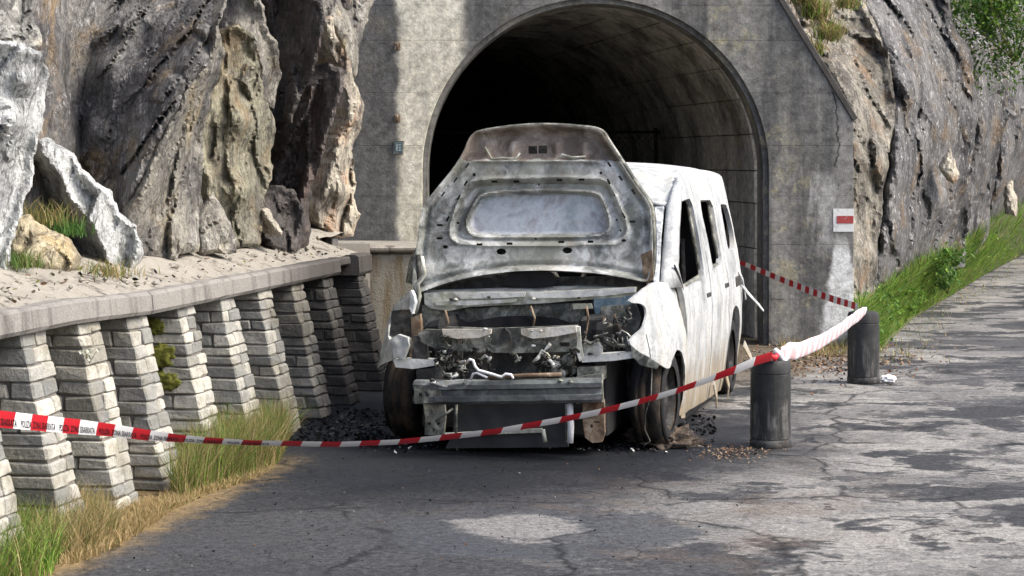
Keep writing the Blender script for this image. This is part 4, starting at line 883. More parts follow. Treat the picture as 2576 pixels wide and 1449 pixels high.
panel('fender', smooth(fr, 1), [], 6, fender_map(1), (-.012, 0, 0), ASHWHITE, van, label='blistered white front fender with a hollow headlamp notch')
# left fender: thin sliver turned away, with the lamp opening
def lf_map(V):
    out = []
    for a, b in V:
        y = -.52 + (max(0, 1030 - a)) * .0062; x, y, z = onY(a, b, y); out.append((x, y + .008 * noise.noise((x * 12, z * 12, 3)), z))
    return out
lf = [(1034, 730), (1012, 746), (990, 770), (977, 800), (968, 840), (958, 885), (950, 925), (965, 915), (990, 905), (1012, 905), (995, 895), (985, 870), (976, 845), (978, 815), (990, 785), (1008, 778), (1030, 776), (1036, 790), (1044, 760), (1040, 742)]
panel('fender', lf, [], 6, lf_map, (.01, .02, 0), burnt('burnt_left_fender', (.30, .33, .33), (.50, .53, .53), (.72, .73, .72), .1, .3, .5, .1, 2), van, label='shrivelled front fender beside the stone wall')
plate('lamp_pocket', [(985, 782), (1034, 778), (1036, 850), (1000, 850), (980, 845)], -.35, DARKMET, .03, 9, .02)
# --- body sides
def side_x(y, z):
    zs = [0, .15, .45, .75, .9, 1.0, 1.25, 1.43, 1.5, 1.58, 1.64]; xs = [.80, .835, .868, .872, .855, .838, .79, .75, .735, .708, .66]
    x = np.interp(z, zs, xs); x -= .05 * max(0, (y - 2.9) / .7) ** 2 + .10 * max(0, (.75 - y)) ** 1.5 * max(0, (z - .85)) * 2
    return x + .008 * noise.fractal(Vector((y * 3.2, z * 3.2, 2)), .8, 2, 4)
ZE = ([.80, .95, 1.1, 1.3, 1.6, 2.5, 3.1, 3.35, 3.47], [1.42, 1.53, 1.585, 1.612, 1.628, 1.622, 1.60, 1.565, 1.50])
ze = lambda y: float(np.interp(y, *ZE))
tl = lambda ys: [(y, ze(y) - .008) for y in ys]
def side_panel(name, poly, holes, sgn, m=ASHWHITE, off=0, label=None, th=.035):
    fm = lambda V: [(sgn * (side_x(y, z) - off), y, z) for y, z in V]
    t = dict(label=label) if label else {}
    return panel(name, poly, holes, .055, fm, (-sgn * th, 0, 0), m, van, **t)
SOOTY = burnt('burnt_far_side', (.05, .05, .05), (.1, .1, .1), (.3, .3, .3), .2, .5)
arc = lambda cy, r, a0, a1, n=12: [(cy + r * math.cos(math.radians(a)), .29 + r * math.sin(math.radians(a))) for a in np.linspace(a0, a1, n)]
for sgn in (1, -1):
    m = ASHWHITE if sgn == 1 else SOOTY
    fd = side_panel('front_door', [(.50, .125), (1.588, .085), (1.592, .45), (1.578, .9), (1.535, 1.475)] + tl([1.53, 1.3, 1.1, .97]) + [(.93, 1.48), (.60, 1.27), (.30, 1.07), (.38, .9), (.47, .6)], [smooth([(.46, .905), (.40, 1.0), (.62, 1.20), (.94, 1.425), (1.2, 1.435), (1.43, 1.44), (1.41, 1.2), (1.385, .93), (1.2, .915), (.8, .905)], 1)], sgn, m)
    sld = side_panel('sliding_door', [(1.606, .085), (2.44, .06), (2.46, .45), (2.452, .93), (2.478, 1.475)] + tl([2.478, 2.2, 1.9, 1.545]) + [(1.553, 1.475), (1.596, .9), (1.61, .45)], [smooth([(1.78, .955), (1.80, 1.2), (1.82, 1.42), (2.1, 1.415), (2.40, 1.41), (2.34, 1.2), (2.26, .965), (2.0, .95)], 1)], sgn, m)
    side_panel('rear_quarter', [(2.468, .06), (2.485, .2)] + arc(2.83, .345, 172, 8) + [(3.19, .14), (3.5, .16), (3.63, .35), (3.62, .8), (3.58, 1.1), (3.53, 1.3), (3.47, 1.47)] + tl([3.4, 3.25, 3.1, 2.8, 2.496]) + [(2.496, 1.475), (2.47, .93), (2.478, .45)], [smooth([(2.74, 1.03), (2.73, 1.2), (2.72, 1.37), (2.95, 1.37), (3.2, 1.355), (3.29, 1.2), (3.27, 1.07), (3.12, 1.03)], 1)], sgn, m)
    side_panel('sill', [(.50, .02), (2.44, -.0), (2.44, .16), (.50, .2)], [], sgn, PANEL, .05, None, .03)
    # curved-in door window frames
    if sgn == 1:
        for ob, H in ((fd, [(.46, .905), (.40, 1.0), (.96, 1.425), (1.43, 1.44), (1.385, .93)]), (sld, [(1.80, .955), (1.83, 1.42), (2.38, 1.41), (2.26, .965)])):
            mb = MB()
            for a, b in zip(H, H[1:] + H[:1]):
                mb.tube([(side_x(*a) - .03, *a), (side_x(*b) - .03, *b)], .014, 6)
            mb.build('window_channel', GREYMET, ob, True)
# door handles, fuel flap hole, torn strips
for y, z in ((1.46, .80), (2.36, .81)):
    mb = MB(); x = side_x(y, z); mb.box((x - .01, y - .085, z - .016), (x + .008, y + .085, z + .016)); mb.build('handle_recess', DARKMET, van, False, .006)
mb = MB(); x = side_x(3.0, .8); mb.box((x - .02, 2.88, .76), (x + .006, 3.14, .84)); mb.build('handle_recess', DARKMET, van, False, .01)
for pts, r in [([(.862, 3.2, .78), (.90, 3.32, .70), (.97, 3.44, .60), (1.0, 3.5, .55)], .02), ([(.865, 3.05, .88), (.88, 3.2, .80), (.872, 3.45, .64)], .02), ([(.87, 1.7, .2), (.885, 1.72, .1), (.88, 1.75, .03)], .03), ([(.87, 2.3, .2), (.89, 2.33, .1), (.885, 2.3, .02)], .03), ([(.86, 3.45, .3), (.90, 3.5, .2), (.93, 3.52, .12)], .035)]:
    v = []; f = []
    for i, p in enumerate(pts):
        q = r * (1 - i / len(pts) * .7); v += [(p[0], p[1] - q, p[2] - q * .6), (p[0], p[1] + q, p[2] + q * .6), (p[0] - .008, p[1] + q, p[2] + q * .6), (p[0] - .008, p[1] - q, p[2] - q * .6)]
    for i in range(len(pts) - 1):
        for k in range(4): f.append((i * 4 + k, i * 4 + (k + 1) % 4, (i + 1) * 4 + (k + 1) % 4, (i + 1) * 4 + k))
    f += [(0, 1, 2, 3), tuple(len(v) - 4 + k for k in range(4))[::-1]]
    mb = MB(); mb.add(v, f); mb.build('torn_strip', ASHWHITE, van)
# --- roof
v = []; f = []; ys = [.78, .82, .88, .95, 1.03, 1.12, 1.25, 1.4, 1.6, 1.9, 2.3, 2.7, 3.0, 3.2, 3.35, 3.44, 3.48]
us = np.linspace(-1, 1, 45)
for y in ys:
    z_e = ze(y); cr = .052 * min(1, (y - .7) / .5) * min(1, max(.2, (3.6 - y) / .4)); hw = side_x(y, z_e) + .003
    for u in us:
        a = abs(u); x = u * hw
        z = z_e + cr * (1 - a ** 3) - .016 * math.exp(-((a - .9) / .035) ** 2) + .010 * noise.noise((x * 2.5, y * 2.5, 0)) * (1 - a)
        yy = y - (.05 * (1 - a * a) if y < 1.2 else 0) * (1.2 - y) / .4 if y < 1.2 else y
        v.append((x, yy, z))
n = len(us); f = [(i * n + j, i * n + j + 1, (i + 1) * n + j + 1, (i + 1) * n + j) for i in range(len(ys) - 1) for j in range(n - 1)]
mb = MB(); mb.add(v, f); rf = mb.build('roof', ROOFWHITE, van, True); q = rf.modifiers.new('t', 'SOLIDIFY'); q.thickness = .02; q.offset = -1 if False else 1
q.offset = -1
# windscreen header and pillars
mb = MB(); mb.tube([(u * .70, .80 - .05 * (1 - u * u), 1.41 + .02 * (1 - u * u)) for u in np.linspace(-1, 1, 13)], .02, 6); mb.build('windscreen_header', ASHWHITE, van, True)
def pillar(s, m):
    fe_ = [(.76, .10, .92), (.745, .22, 1.03), (.715, .50, 1.22), (.692, .74, 1.40), (.70, .88, 1.50), (.69, 1.02, 1.56)]
    re_ = [(.852, .42, .915), (.83, .34, 1.05), (.795, .64, 1.265), (.765, .92, 1.455), (.745, 1.02, 1.53), (.70, 1.12, 1.587)]
    v = []; f = []; nn_ = 7
    for a, b in zip(fe_, re_):
        a, b = Vector(a), Vector(b)
        for k in range(nn_):
            u = k / (nn_ - 1); p = a.lerp(b, u) + Vector((.62, -.6, .25)) * .035 * math.sin(math.pi * u); v.append((s * (p.x + .004), p.y, p.z))
    for i in range(len(fe_) - 1):
        for k in range(nn_ - 1): f.append((i * nn_ + k, i * nn_ + k + 1, (i + 1) * nn_ + k + 1, (i + 1) * nn_ + k))
    mb = MB(); mb.add(v, f); o = mb.build('windscreen_pillar', m, van, True); q = o.modifiers.new('t', 'SOLIDIFY'); q.thickness = .03; q.offset = -s
for s in (1, -1): pillar(s, ASHWHITE if s > 0 else GREYMET)
v = []
for x, y, z in [(.775, .03, .80), (.76, .09, .92), (.742, .21, 1.03), (.712, .49, 1.22), (.69, .73, 1.40)]: v += [(x - .005, y, z), (x - .075, y - .03, z), (x - .08, y + .02, z), (x - .01, y + .05, z)]
f = [(i * 4 + k, i * 4 + (k + 1) % 4, (i + 1) * 4 + (k + 1) % 4, (i + 1) * 4 + k) for i in range(4) for k in range(4)] + [(0, 1, 2, 3), (16, 17, 18, 19)]
mb = MB(); mb.add(v, f); mb.build('windscreen_seal', burnt('seal_mottled', (.12, .13, .14), (.30, .33, .36), (.5, .52, .54), .1, .5, .6, 0, 3), van, False, .008, .008)
mb = MB(); mb.tube([(.845, .42, .9), (.84, .33, .98), (.825, .25, 1.06)], [.012, .012, .006], 6); mb.build('mirror_stub', DARKMET, van, True)
# rear end
mb = MB(); mb.box((-.72, 3.44, .15), (.72, 3.50, 1.5)); mb.build('tail_panel', SOOT, van, False, .02)
mb = MB(); mb.box((-.68, 1.05, 1.50), (.68, 3.4, 1.515)); mb.build('head_lining', SOOT, van)
# interior: burnt seat frames, dash tube, wheel
for sx in (-.36, .36):
    for sy in (1.25, 2.2):
        x0, x1 = sx - .22, sx + .22; mb = MB()
        mb.tube([(x0, sy, .3), (x0, sy + .08, .62), (x0 + .04, sy + .22, 1.12), (x1 - .04, sy + .22, 1.12), (x1, sy + .08, .62), (x1, sy, .3)], .02, 6)
        for z in (.7, .85, 1.0): mb.tube([(x0 + .02, sy + .1 + (z - .7) * .3, z), (x1 - .02, sy + .1 + (z - .7) * .3, z)], .006, 5)
        mb.tube([(x0, sy, .32), (x0, sy - .45, .36), (x1, sy - .45, .36), (x1, sy, .32)], .02, 6)
        mb.tube([(sx - .06, sy + .23, 1.12), (sx - .06, sy + .25, 1.27), (sx + .06, sy + .25, 1.27), (sx + .06, sy + .23, 1.12)], .008, 6)
        mb.build('seat_frame', DARKMET, van, True)
mb = MB(); mb.tube([(-.7, .38, .84), (-.2, .36, .88), (.7, .38, .84)], .035, 8); mb.tube([(-.3, .36, .86), (-.3, .36, .4)], .02, 6); mb.build('dash_tube', DARKMET, van, True)
mb = MB(); mb.tube([(.36 + .18 * math.cos(a), .58 + .06 * math.sin(a), .92 + .17 * math.sin(a)) for a in np.linspace(0, 2 * math.pi, 25)], .011, 6, False); mb.tube([(.36, .58, .92), (.36, .4, .85)], .016, 6); mb.tube([(.19, .58, .92), (.53, .58, .92)], .009, 6); mb.build('steering_wheel', DARKMET, van, True)
for px in (1270, 1380):
    p = onY(px, 705, .2); mb = MB(); mb.lathe([(0, -.03), (.05, -.03), (.06, 0), (.05, .04), (.02, .05)], 12, (p[0], .25, p[2]), 'Y'); mb.build('dash_bracket', GREYMET, van, True)
# --- wheels
def wheel(x, y, z=.285, st=0):
    s = 1 if x > 0 else -1
    wp = bpy.data.objects.new('wheel', None)
    R = .285
    mb = MB(); mb.lathe([(.19, -.09), (.235, -.098), (.27, -.085), (R - .004, -.06), (R, -.045), (R - .008, -.04), (R - .008, -.032), (R, -.027), (R, .0), (R - .008, .004), (R - .008, .012), (R, .017), (R, .05), (.27, .085), (.235, .098), (.19, .09), (.185, 0), (.19, -.09)], 40, (0, 0, 0), 'X')
    t = mb.build('wheel', TYRE, van, True, 0, .012); t.location = (x, y, z); t.rotation_euler = (0, 0, st)
    mb = MB(); mb.lathe([(.19, -.085), (.2, -.09), (.185, -.07), (.17, -.03), (.165, .04), (.19, .085)], 32, (0, 0, 0), 'X'); mb.build('rim', DARKMET, t, True)
    mb = MB(); mb.lathe([(0, s * .05), (.06, s * .05), (.07, s * .03), (.13, s * .035), (.168, s * .05), (.17, s * .03), (0, s * .0)], 28, (0, 0, 0), 'X'); mb.build('wheel_disc', DARKMET, t, True)
    mb = MB(); mb.lathe([(.19, s * .102), (.235, s * .108), (.262, s * .098), (.262, s * .09), (.19, s * .095)], 36, (0, 0, 0), 'X'); mb.build('sidewall', SOOT, t, True)
wheel(.745, 0, .285, -.05); wheel(-.745, 0, .285, -.05); wheel(.745, 2.83, .27); wheel(-.745, 2.83, .27)

# ================================================================== BOLLARDS
def bollard(px, py, h, label):
    x, y = gnd(px, py); o = empty('bollard', (x, y, 0), random.random() * 6, label=label, category='bollard', group='bollards by the van')
    r = .12; mb = MB(); mb.lathe([(r, .052), (r + .001, .08), (r, h * .5), (r - .001, h * .83), (r - .004, h * .835), (r - .004, h * .845), (r - .001, h * .85), (r - .002, h - .02), (r - .012, h - .004), (r - .03, h), (0, h)], 40, (0, 0, 0)); b = mb.build('body', BOLLARD, o, True)
    b.data.set_sharp_from_angle(angle=.6)
    mb = MB(); mb.lathe([(r + .001, 0), (r + .003, .004), (r + .003, .042), (r - .004, .047), (r - .004, .056)], 40, (0, 0, 0)); mb.build('base_ring', DARKMET, o, True)
    mb = MB(); mb.lathe([(.028, h - .002), (.03, h + .03), (.022, h + .036), (0, h + .036)], 12, (0, 0, 0)); mb.build('cap_bolt', DARKMET, o, True)
    return x, y
B1 = bollard(1938.5, 1122, .515, 'nearer charred cylindrical bollard right in front of the van'); B2 = bollard(2172, 962, .54, 'farther charred bollard standing by the grassy bank')

# ================================================================== BARRIER TAPES
def tape(name, pts, wid, seg, skew, label, mats=(TRED, TWHITE), first=0, mark=None, **kw):
    """pts: (px, py centre, depth, visible width px); real width `wid`: the rest of it turns away in depth"""
    P = np.array(densify(pts, 12, 0, False) + [np.array(pts[-1], float)]); top = []; bot = []
    for i, (px, py, d, w_) in enumerate(P):
        k = F / d; vis = min(w_ / k, wid); dep = math.sqrt(max(0, wid ** 2 - vis ** 2)); wob = .004 * noise.noise((px * .02, 0, 0))
        top.append(Vector(at(px, py - w_ / 2, d - dep * .5 + wob))); bot.append(Vector(at(px, py + w_ / 2, d + dep * .5 + wob)))
    mid = [(a + b) / 2 for a, b in zip(top, bot)]; L = np.concatenate([[0], np.cumsum([(b - a).length for a, b in zip(mid[:-1], mid[1:])])])
    T = np.array(top); B = np.array(bot)
    def pt(s, v): s = min(max(s, 0), L[-1]); return Vector([np.interp(s, L, T[:, k]) * (1 - v) + np.interp(s, L, B[:, k]) * v for k in range(3)])
    root = empty(name, tuple(mid[0]), label=label, category='tape', group='police tape', **kw)
    mb = MB(); mi = []; s0 = -skew; k = first
    if mark: s0 = float(np.interp(mark, P[:, 0], L)) - 2 * seg * math.ceil((float(np.interp(mark, P[:, 0], L)) + skew) / (2 * seg))
    pt.s_of = lambda px: float(np.interp(px, P[:, 0], L))
    while s0 < L[-1] + skew:
        seglen = seg; n = max(2, int(seglen / .02))
        for q in range(n):
            a, b = s0 + seglen * q / n, s0 + seglen * (q + 1) / n; vs = [0, .33, .67, 1]
            for v0, v1 in zip(vs[:-1], vs[1:]):
                cs = [a + skew * (1 - v0), b + skew * (1 - v0), b + skew * (1 - v1), a + skew * (1 - v1)]
                if max(cs) <= 0 or min(cs) >= L[-1]: continue
                bul = lambda v: Vector((0, -.006 * math.sin(math.pi * v), 0))
                mb.add([pt(cs[0], v0) + bul(v0) - mid[0], pt(cs[1], v0) + bul(v0) - mid[0], pt(cs[2], v1) + bul(v1) - mid[0], pt(cs[3], v1) + bul(v1) - mid[0]], [(0, 1, 2, 3)]); mi.append(k % 2)
        s0 += seglen; k += 1
    o = pmesh('strip', mb.v, mb.f, list(mats), root, True, mi)
    bm = bmesh.new(); bm.from_mesh(o.data); bmesh.ops.remove_doubles(bm, verts=bm.verts, dist=2e-5); bm.to_mesh(o.data); bm.free()
    return root, pt, L[-1], mid[0]
D0, D1 = 8.0, B1[1] - .135
tp = [(-900, 950, 5.2, 60), (-260, 1022, 7.0, 47), (-60, 1046, 7.7, 45), (0, 1054, 7.9, 43), (40, 1058, 8.0, 42), (200, 1074, 8.5, 38), (290, 1083, 8.75, 31), (365, 1094, 8.95, 28), (440, 1102, 9.15, 20), (520, 1108, 9.35, 16), (630, 1114, 9.6, 13), (850, 1118, 10.05, 13), (1000, 1112, 10.35, 13), (1120, 1100, 10.55, 14), (1250, 1085, 10.75, 14), (1400, 1058, 11.0, 15), (1500, 1038, 11.15, 15), (1600, 1013, 11.3, 15), (1700, 984, 11.45, 14), (1780, 956, 11.55, 16), (1860, 926, 11.62, 20), (1900, 908, 11.66, 22), (1942, 896, 11.72, 22)]
root, ptf, LL, org = tape('barrier_tape', tp, .072, .134, .02, 'long red and white police tape sagging from the left edge across to the nearer bollard', first=1, mark=33)
def lettering(text, s0, size, v0=.78, parent=None):
    cu = bpy.data.curves.new('t', 'FONT'); cu.body = text; cu.size = 1; cu.shear = .3; cu.offset = .012; cu.resolution_u = 2
    to = bpy.data.objects.new('t', cu); COL.objects.link(to); bpy.context.view_layer.update()
    me = bpy.data.meshes.new_from_object(to.evaluated_get(bpy.context.evaluated_depsgraph_get())); bpy.data.objects.remove(to)
    bm = bmesh.new(); bm.from_mesh(me); bmesh.ops.triangulate(bm, faces=bm.faces); bm.to_mesh(me); bm.free()
    wx = max(q.co.x for q in me.vertices); kx = .285 / wx
    for q in me.vertices:
        s = s0 + q.co.x * kx; vv = v0 - q.co.y * size / .072
        q.co = ptf(s, vv) - org + Vector((0, -.006 * math.sin(math.pi * vv) - .0026, 0))
    return link('lettering', me, INK, parent)
for k in range(-5, 6):
    s = ptf.s_of(53) + k * .318
    if s > .02: lettering('POLIZIA  ZONA SBARRATA', s, .044, .86, root)
# bundled tape between the bollards
def bundle():
    a = [(1962, 886, B1[1] - .02), (2010, 882, 12.3), (2060, 862, 13.0), (2110, 832, 13.8), (2150, 800, 14.6), (2178, 782, 15.18)]
    A = np.array(densify(a, 3.4, 0, False) + [np.array(a[-1], float)]); root = empty('barrier_tape', at(1962, 886, B1[1]), label='thick bundle of wound pale pink tape slung between the two bollards', category='tape', group='police tape')
    o0 = Vector(root.location); n = 14; v = []; f = []; mi = []
    L = 0; prev = None; ss = []
    for px, py, d in A:
        p = Vector(at(px, py, d)); L += (p - prev).length if prev else 0; prev = p; ss.append(L)
    for i, (px, py, d) in enumerate(A):
        p = Vector(at(px, py, d)); u = i / (len(A) - 1); e = min(1, .55 + 6 * min(u, 1 - u)); hw = .054 * e * (1 + .1 * noise.noise((u * 9, 1, 0)))
        for k in range(n):
            t = 2 * math.pi * k / n; r = 1 + .12 * noise.noise((u * 16, math.cos(t) * 2, math.sin(t) * 2))
            v.append(p + Vector((.25 * hw * math.sin(t), -.022 * math.cos(t) * r * (1 + .4 * e), hw * math.sin(t) * r)) - o0)
    for i in range(len(A) - 1):
        for k in range(n): f.append((i * n + k, i * n + (k + 1) % n, (i + 1) * n + (k + 1) % n, (i + 1) * n + k)); mi.append(int((ss[i] + .03 * math.sin(k * .45)) / .10) % 2)
    f += [tuple(range(n)), tuple(len(v) - n + k for k in range(n))]; mi += [1, 1]
    pmesh('wound_strip', v, f, [TPINK, TPALE], root, True, mi)
    mb = MB(); p = Vector(at(1962, 892, B1[1] - .03)) - o0
    mb.tube([p + Vector(q) for q in ((-.03, 0, .03), (.0, -.03, .0), (.02, -.02, -.045), (.05, 0, -.01))], [.015, .02, .017, .01], 7); mb.build('knot', TWHITE, root, True)
bundle()
# knot of red tape round the nearer bollard head
kn = empty('barrier_tape', (B1[0], B1[1], .5), label='scrap of red and white tape wrapped round the nearer bollard top', category='tape', group='police tape')
mb = MB(); mb.tube([(-.07, -.10, .03), (-.02, -.125, .045), (.01, -.12, .03), (.03, -.11, .05)], [.014, .024, .02, .012], 7); mb.build('red_fold', TRED, kn, True, 0, .01)
mb = MB(); mb.tube([(-.15, -.12, -.02), (-.1, -.125, .012), (-.06, -.12, .03)], [.016, .02, .016], 7); mb.build('white_fold', TWHITE, kn, True, 0, .01)
tape('barrier_tape', [(1780, 626, 18.1, 11), (1872, 664, 17.6, 12), (1920, 684, 17.3, 14), (1980, 709, 16.9, 16), (2040, 733, 16.4, 17), (2100, 754, 15.9, 18), (2158, 772, 15.35, 18)], .058, .087, .016, 'straight red and white tape running from the tunnel to the farther bollard', first=0)
# white scrap at the farther bollard
x, y = gnd(2234, 962); me = bpy.data.meshes.new('plastic_scrap'); bm = bmesh.new(); bmesh.ops.create_icosphere(bm, subdivisions=3, radius=1)
for q in bm.verts:
    n_ = q.co.normalized(); q.co = n_ * (1 + .55 * noise.noise(n_ * 2.6 + Vector((3, 3, 1)))); q.co = Vector((q.co.x * .055, q.co.y * .04, max(-.0, q.co.z * .035 + .018)))
bm.to_mesh(me); bm.free(); o = link('plastic_scrap', me, TWHITE, None, label='crumpled white scrap lying right of the farther bollard', category='litter'); o.location = (x, y, .006)

# ================================================================== SMALL THINGS ON THE PORTAL
def px_box(name, x0, y0, x1, y1, d, th, m, parent=None, bev=.003, **tags):
    a, b = at(x0, y1, d), at(x1, y0, d); c = ((a[0] + b[0]) / 2, d, (a[2] + b[2]) / 2)
    mb = MB(); mb.box((a[0] - c[0], -th, a[2] - c[2]), (b[0] - c[0], 0, b[2] - c[2])); o = mb.build(name, m, parent, False, bev, **tags); o.location = c
    if parent: o.location = Vector(c) - Vector(parent.location)
    return o
PAINTW = (lambda m: m.out(m.mix(m.math('MULTIPLY', m.ramp(m.noise(14, 7, .75), (.56, 0), (.68, 1)), .6), (.70, .71, .69), (.26, .26, .25)), m.noise(40, 6), .006))(NM('flaking_white_paint', .8))
PAINTR = (lambda m: m.out(m.mix(m.math('MULTIPLY', m.ramp(m.noise(14, 7, .75), (.5, 0), (.64, 1)), .6), (.36, .06, .06), (.50, .38, .35)), m.noise(40, 6), .006))(NM('flaking_red_paint', .8))
tm = empty('trail_mark', at(2121, 582, PY - .001), label='white painted trail mark with a red bar on the right portal edge', category='trail mark')
px_box('white_field', 2096, 525, 2148, 583, PY - .002, .004, PAINTW, tm, .0005); px_box('red_bar', 2105, 543, 2147, 562, PY - .0075, .003, PAINTR, tm, .0005)
sg = empty('survey_plate', at(1003, 388, PY - .001), label='small square dark plate on the left tunnel jamb', category='plate')
px_box('frame', 989, 354, 1016, 388, PY - .002, .012, GREYMET, sg); px_box('face', 993, 358, 1012, 384, PY - .016, .004, plain('plate_face', (.085, .125, .14), .5, 0, .6, 60), sg, .0005)
px_box('glyph', 997, 363, 1000, 379, PY - .0215, .001, plain('plate_glyph', (.35, .4, .4), .6), sg, .0001); px_box('glyph', 1003, 363, 1008, 366, PY - .0215, .001, bpy.data.materials['plate_glyph'], sg, .0001); px_box('glyph', 1003, 370, 1008, 373, PY - .0215, .001, bpy.data.materials['plate_glyph'], sg, .0001); px_box('glyph', 1003, 376, 1008, 379, PY - .0215, .001, bpy.data.materials['plate_glyph'], sg, .0001)
for py, lab in ((116, 'rusty iron hook high on the left tunnel jamb'), (297, 'rusty iron hook just above the small plate on the left jamb')):
    p = Vector(at(1000, py, PY)); h = empty('iron_hook', tuple(p), label=lab, category='hook', group='hooks on the left jamb')
    mb = MB(); mb.box((-.028, -.012, -.035), (.028, 0, .035)); mb.build('plate', RUSTMET, h, False, .004)
    mb = MB(); mb.tube([(0, -.01, .02), (.0, -.05, .015), (.0, -.06, -.02), (0, -.03, -.035)], .009, 6); mb.build('hook', RUSTMET, h, True)

# ================================================================== VEGETATION
def grass(name, pts, mats, wts, hr, lean, wd, label, kind='stuff', parent=None, cat=None, seg=3, droop=1.0, wind=(0, 0), **tags):
    n = len(pts); v = np.empty((n, 2 * seg + 1, 3)); f = []; mi = []
    cum = np.cumsum(wts) / sum(wts)
    for i, p in enumerate(pts):
        h = rng.uniform(*hr) * (p[3] if len(p) > 3 else 1); a = rng.uniform(0, 2 * math.pi); ln = rng.uniform(.1, 1) * lean; dx, dy = math.cos(a) * ln + wind[0], math.sin(a) * ln + wind[1]
        b = rng.uniform(0, math.pi); w_ = wd * rng.uniform(.6, 1.3)
        for k in range(seg + 1):
            u = k / seg; cx = p[0] + dx * h * u ** 1.8; cy = p[1] + dy * h * u ** 1.8; cz = p[2] - .01 + h * u * (1 - .25 * ln * u * droop)
            ww = w_ * (1 - u) ** .6
            if k < seg: v[i, 2 * k] = (cx - math.cos(b) * ww, cy - math.sin(b) * ww, cz); v[i, 2 * k + 1] = (cx + math.cos(b) * ww, cy + math.sin(b) * ww, cz)
            else: v[i, 2 * seg] = (cx, cy, cz)
        o = i * (2 * seg + 1); mm = int(np.searchsorted(cum, rng.random()))
        for k in range(seg - 1): f.append((o + 2 * k, o + 2 * k + 1, o + 2 * k + 3, o + 2 * k + 2)); mi.append(mm)
        f.append((o + 2 * seg - 2, o + 2 * seg - 1, o + 2 * seg)); mi.append(mm)
    t = dict(tags); 
    if label: t['label'] = label
    if kind: t['kind'] = kind
    if cat: t['category'] = cat
    return pmesh(name, v.reshape(-1, 3), f, mats, parent, True, mi, **t)
def patch(poly_px, n, hfun=None, z=0.0):
    P = np.array(poly_px, float); lo, hi = P.min(0), P.max(0); out = []; g = [gnd(*p) for p in poly_px]; g = np.array(g); lo, hi = g.min(0), g.max(0)
    while len(out) < n:
        q = rng.uniform(lo, hi, (n, 2)); q = q[inpoly(q, g)]
        for x, y in q:
            d = noise.noise((x * 3, y * 3, 1.5)) * .5 + .5
            if rng.random() < .35 + d: out.append((x, y, z, .6 + .8 * d))
    return out[:n]
grass('grass', patch([(-160, 1330), (60, 1290), (130, 1330), (165, 1390), (130, 1445), (60, 1475), (-160, 1500)], 5200), [GREEN, OLIVE, STRAW, BRIGHT], [3, 3, 2, 5], (.10, .30), .9, .0024, 'long green grass tuft at the wall foot in the left corner', wind=(.1, 0))
grass('grass', patch([(70, 1320), (200, 1290), (275, 1310), (300, 1350), (230, 1390), (140, 1410), (100, 1400)], 4200), [STRAW, OLIVE, GREEN], [6, 2, .8], (.06, .26), 1.0, .0020, 'dry straw coloured grass below the second pier')
grass('grass', patch([(240, 1330), (300, 1285), (420, 1252), (470, 1255), (400, 1310), (300, 1375), (200, 1415), (150, 1420)], 4600), [STRAW, STRAW, OLIVE], [5, 3, 1], (.03, .09), 1.1, .0026, 'short yellow dead grass along the road edge')
grass('grass', patch([(428, 1250), (470, 1190), (560, 1130), (690, 1100), (725, 1120), (700, 1165), (600, 1205), (520, 1235), (450, 1262)], 8500), [OLIVE, GREEN, STRAW, BRIGHT], [4, 2, 3, 1.5], (.10, .36), .8, .0020, 'tall olive and straw grass clump in front of the middle piers', wind=(.05, 0))
grass('grass', patch([(430, 1262), (560, 1225), (690, 1180), (650, 1200), (520, 1245), (420, 1290)], 900), [STRAW, OLIVE], [5, 1], (.03, .08), 1.1, .0026, 'thin fringe of dead grass under the tall clump')
def ledge_grass(px, py, d, n, r, mats, w_, hr, label):
    x, y, z = at(px, py, d); pts = [(x + rng.normal(0, r), y + rng.normal(0, r), z + rng.normal(0, .01)) for _ in range(n)]
    return grass('grass', pts, mats, w_, hr, .9, .0025, label)
ledge_grass(45, 668, 10.15, 260, .06, [GREEN, OLIVE], [2, 2], (.05, .12), 'green grass in front of the yellowish boulder')
ledge_grass(118, 560, 11.0, 260, .09, [STRAW, OLIVE], [1, 3], (.06, .17), 'brownish grass tuft under the leaning pale slab')
ledge_grass(255, 690, 10.9, 360, .10, [OLIVE, STRAW, GREEN], [3, 2, 1], (.04, .12), 'low grass and moss at the foot of the leaning slab')
ledge_grass(175, 585, 10.9, 140, .06, [LEAFM, GREEN], [2, 1], (.05, .14), 'dark green leaves in the gap beside the leaning slab')
pts = []
while len(pts) < 20000:
    u, vv = rng.uniform(0.02, 1), rng.uniform(.05, 1.05) ** .8; p = bank_pt(u, min(1, vv)); d = noise.noise(p * 1.3) * .5 + .5
    if rng.random() < .4 + d: pts.append((p.x, p.y, p.z, (.5 + .9 * d) * (.55 + .6 * vv)))
grass('grass', pts, [BRIGHT, GREEN, OLIVE, STRAW], [7, 3, 1.5, .5], (.10, .30), 1.0, .0062, 'bright green grass growing on the bank below the right cliff')
pts = [(bank_pt(rng.uniform(.0, .9), 0) + Vector((rng.normal(.12, .16), rng.normal(-.15, .25), 0))) for _ in range(900)]
grass('grass', [(p.x, p.y, 0, .7) for p in pts], [OLIVE, STRAW, BRIGHT], [3, 3, 1], (.03, .09), 1.0, .005, 'thin grass straggling onto the road edge at right')
pts = [(*gnd(rng.uniform(1960, 2140), rng.uniform(868, 900)), 0) for _ in range(500)]
grass('grass', pts, [STRAW, OLIVE], [2, 2], (.04, .16), .8, .004, 'dry weeds at the foot of the right portal wall')
lv = []; lf_ = []; lm = []
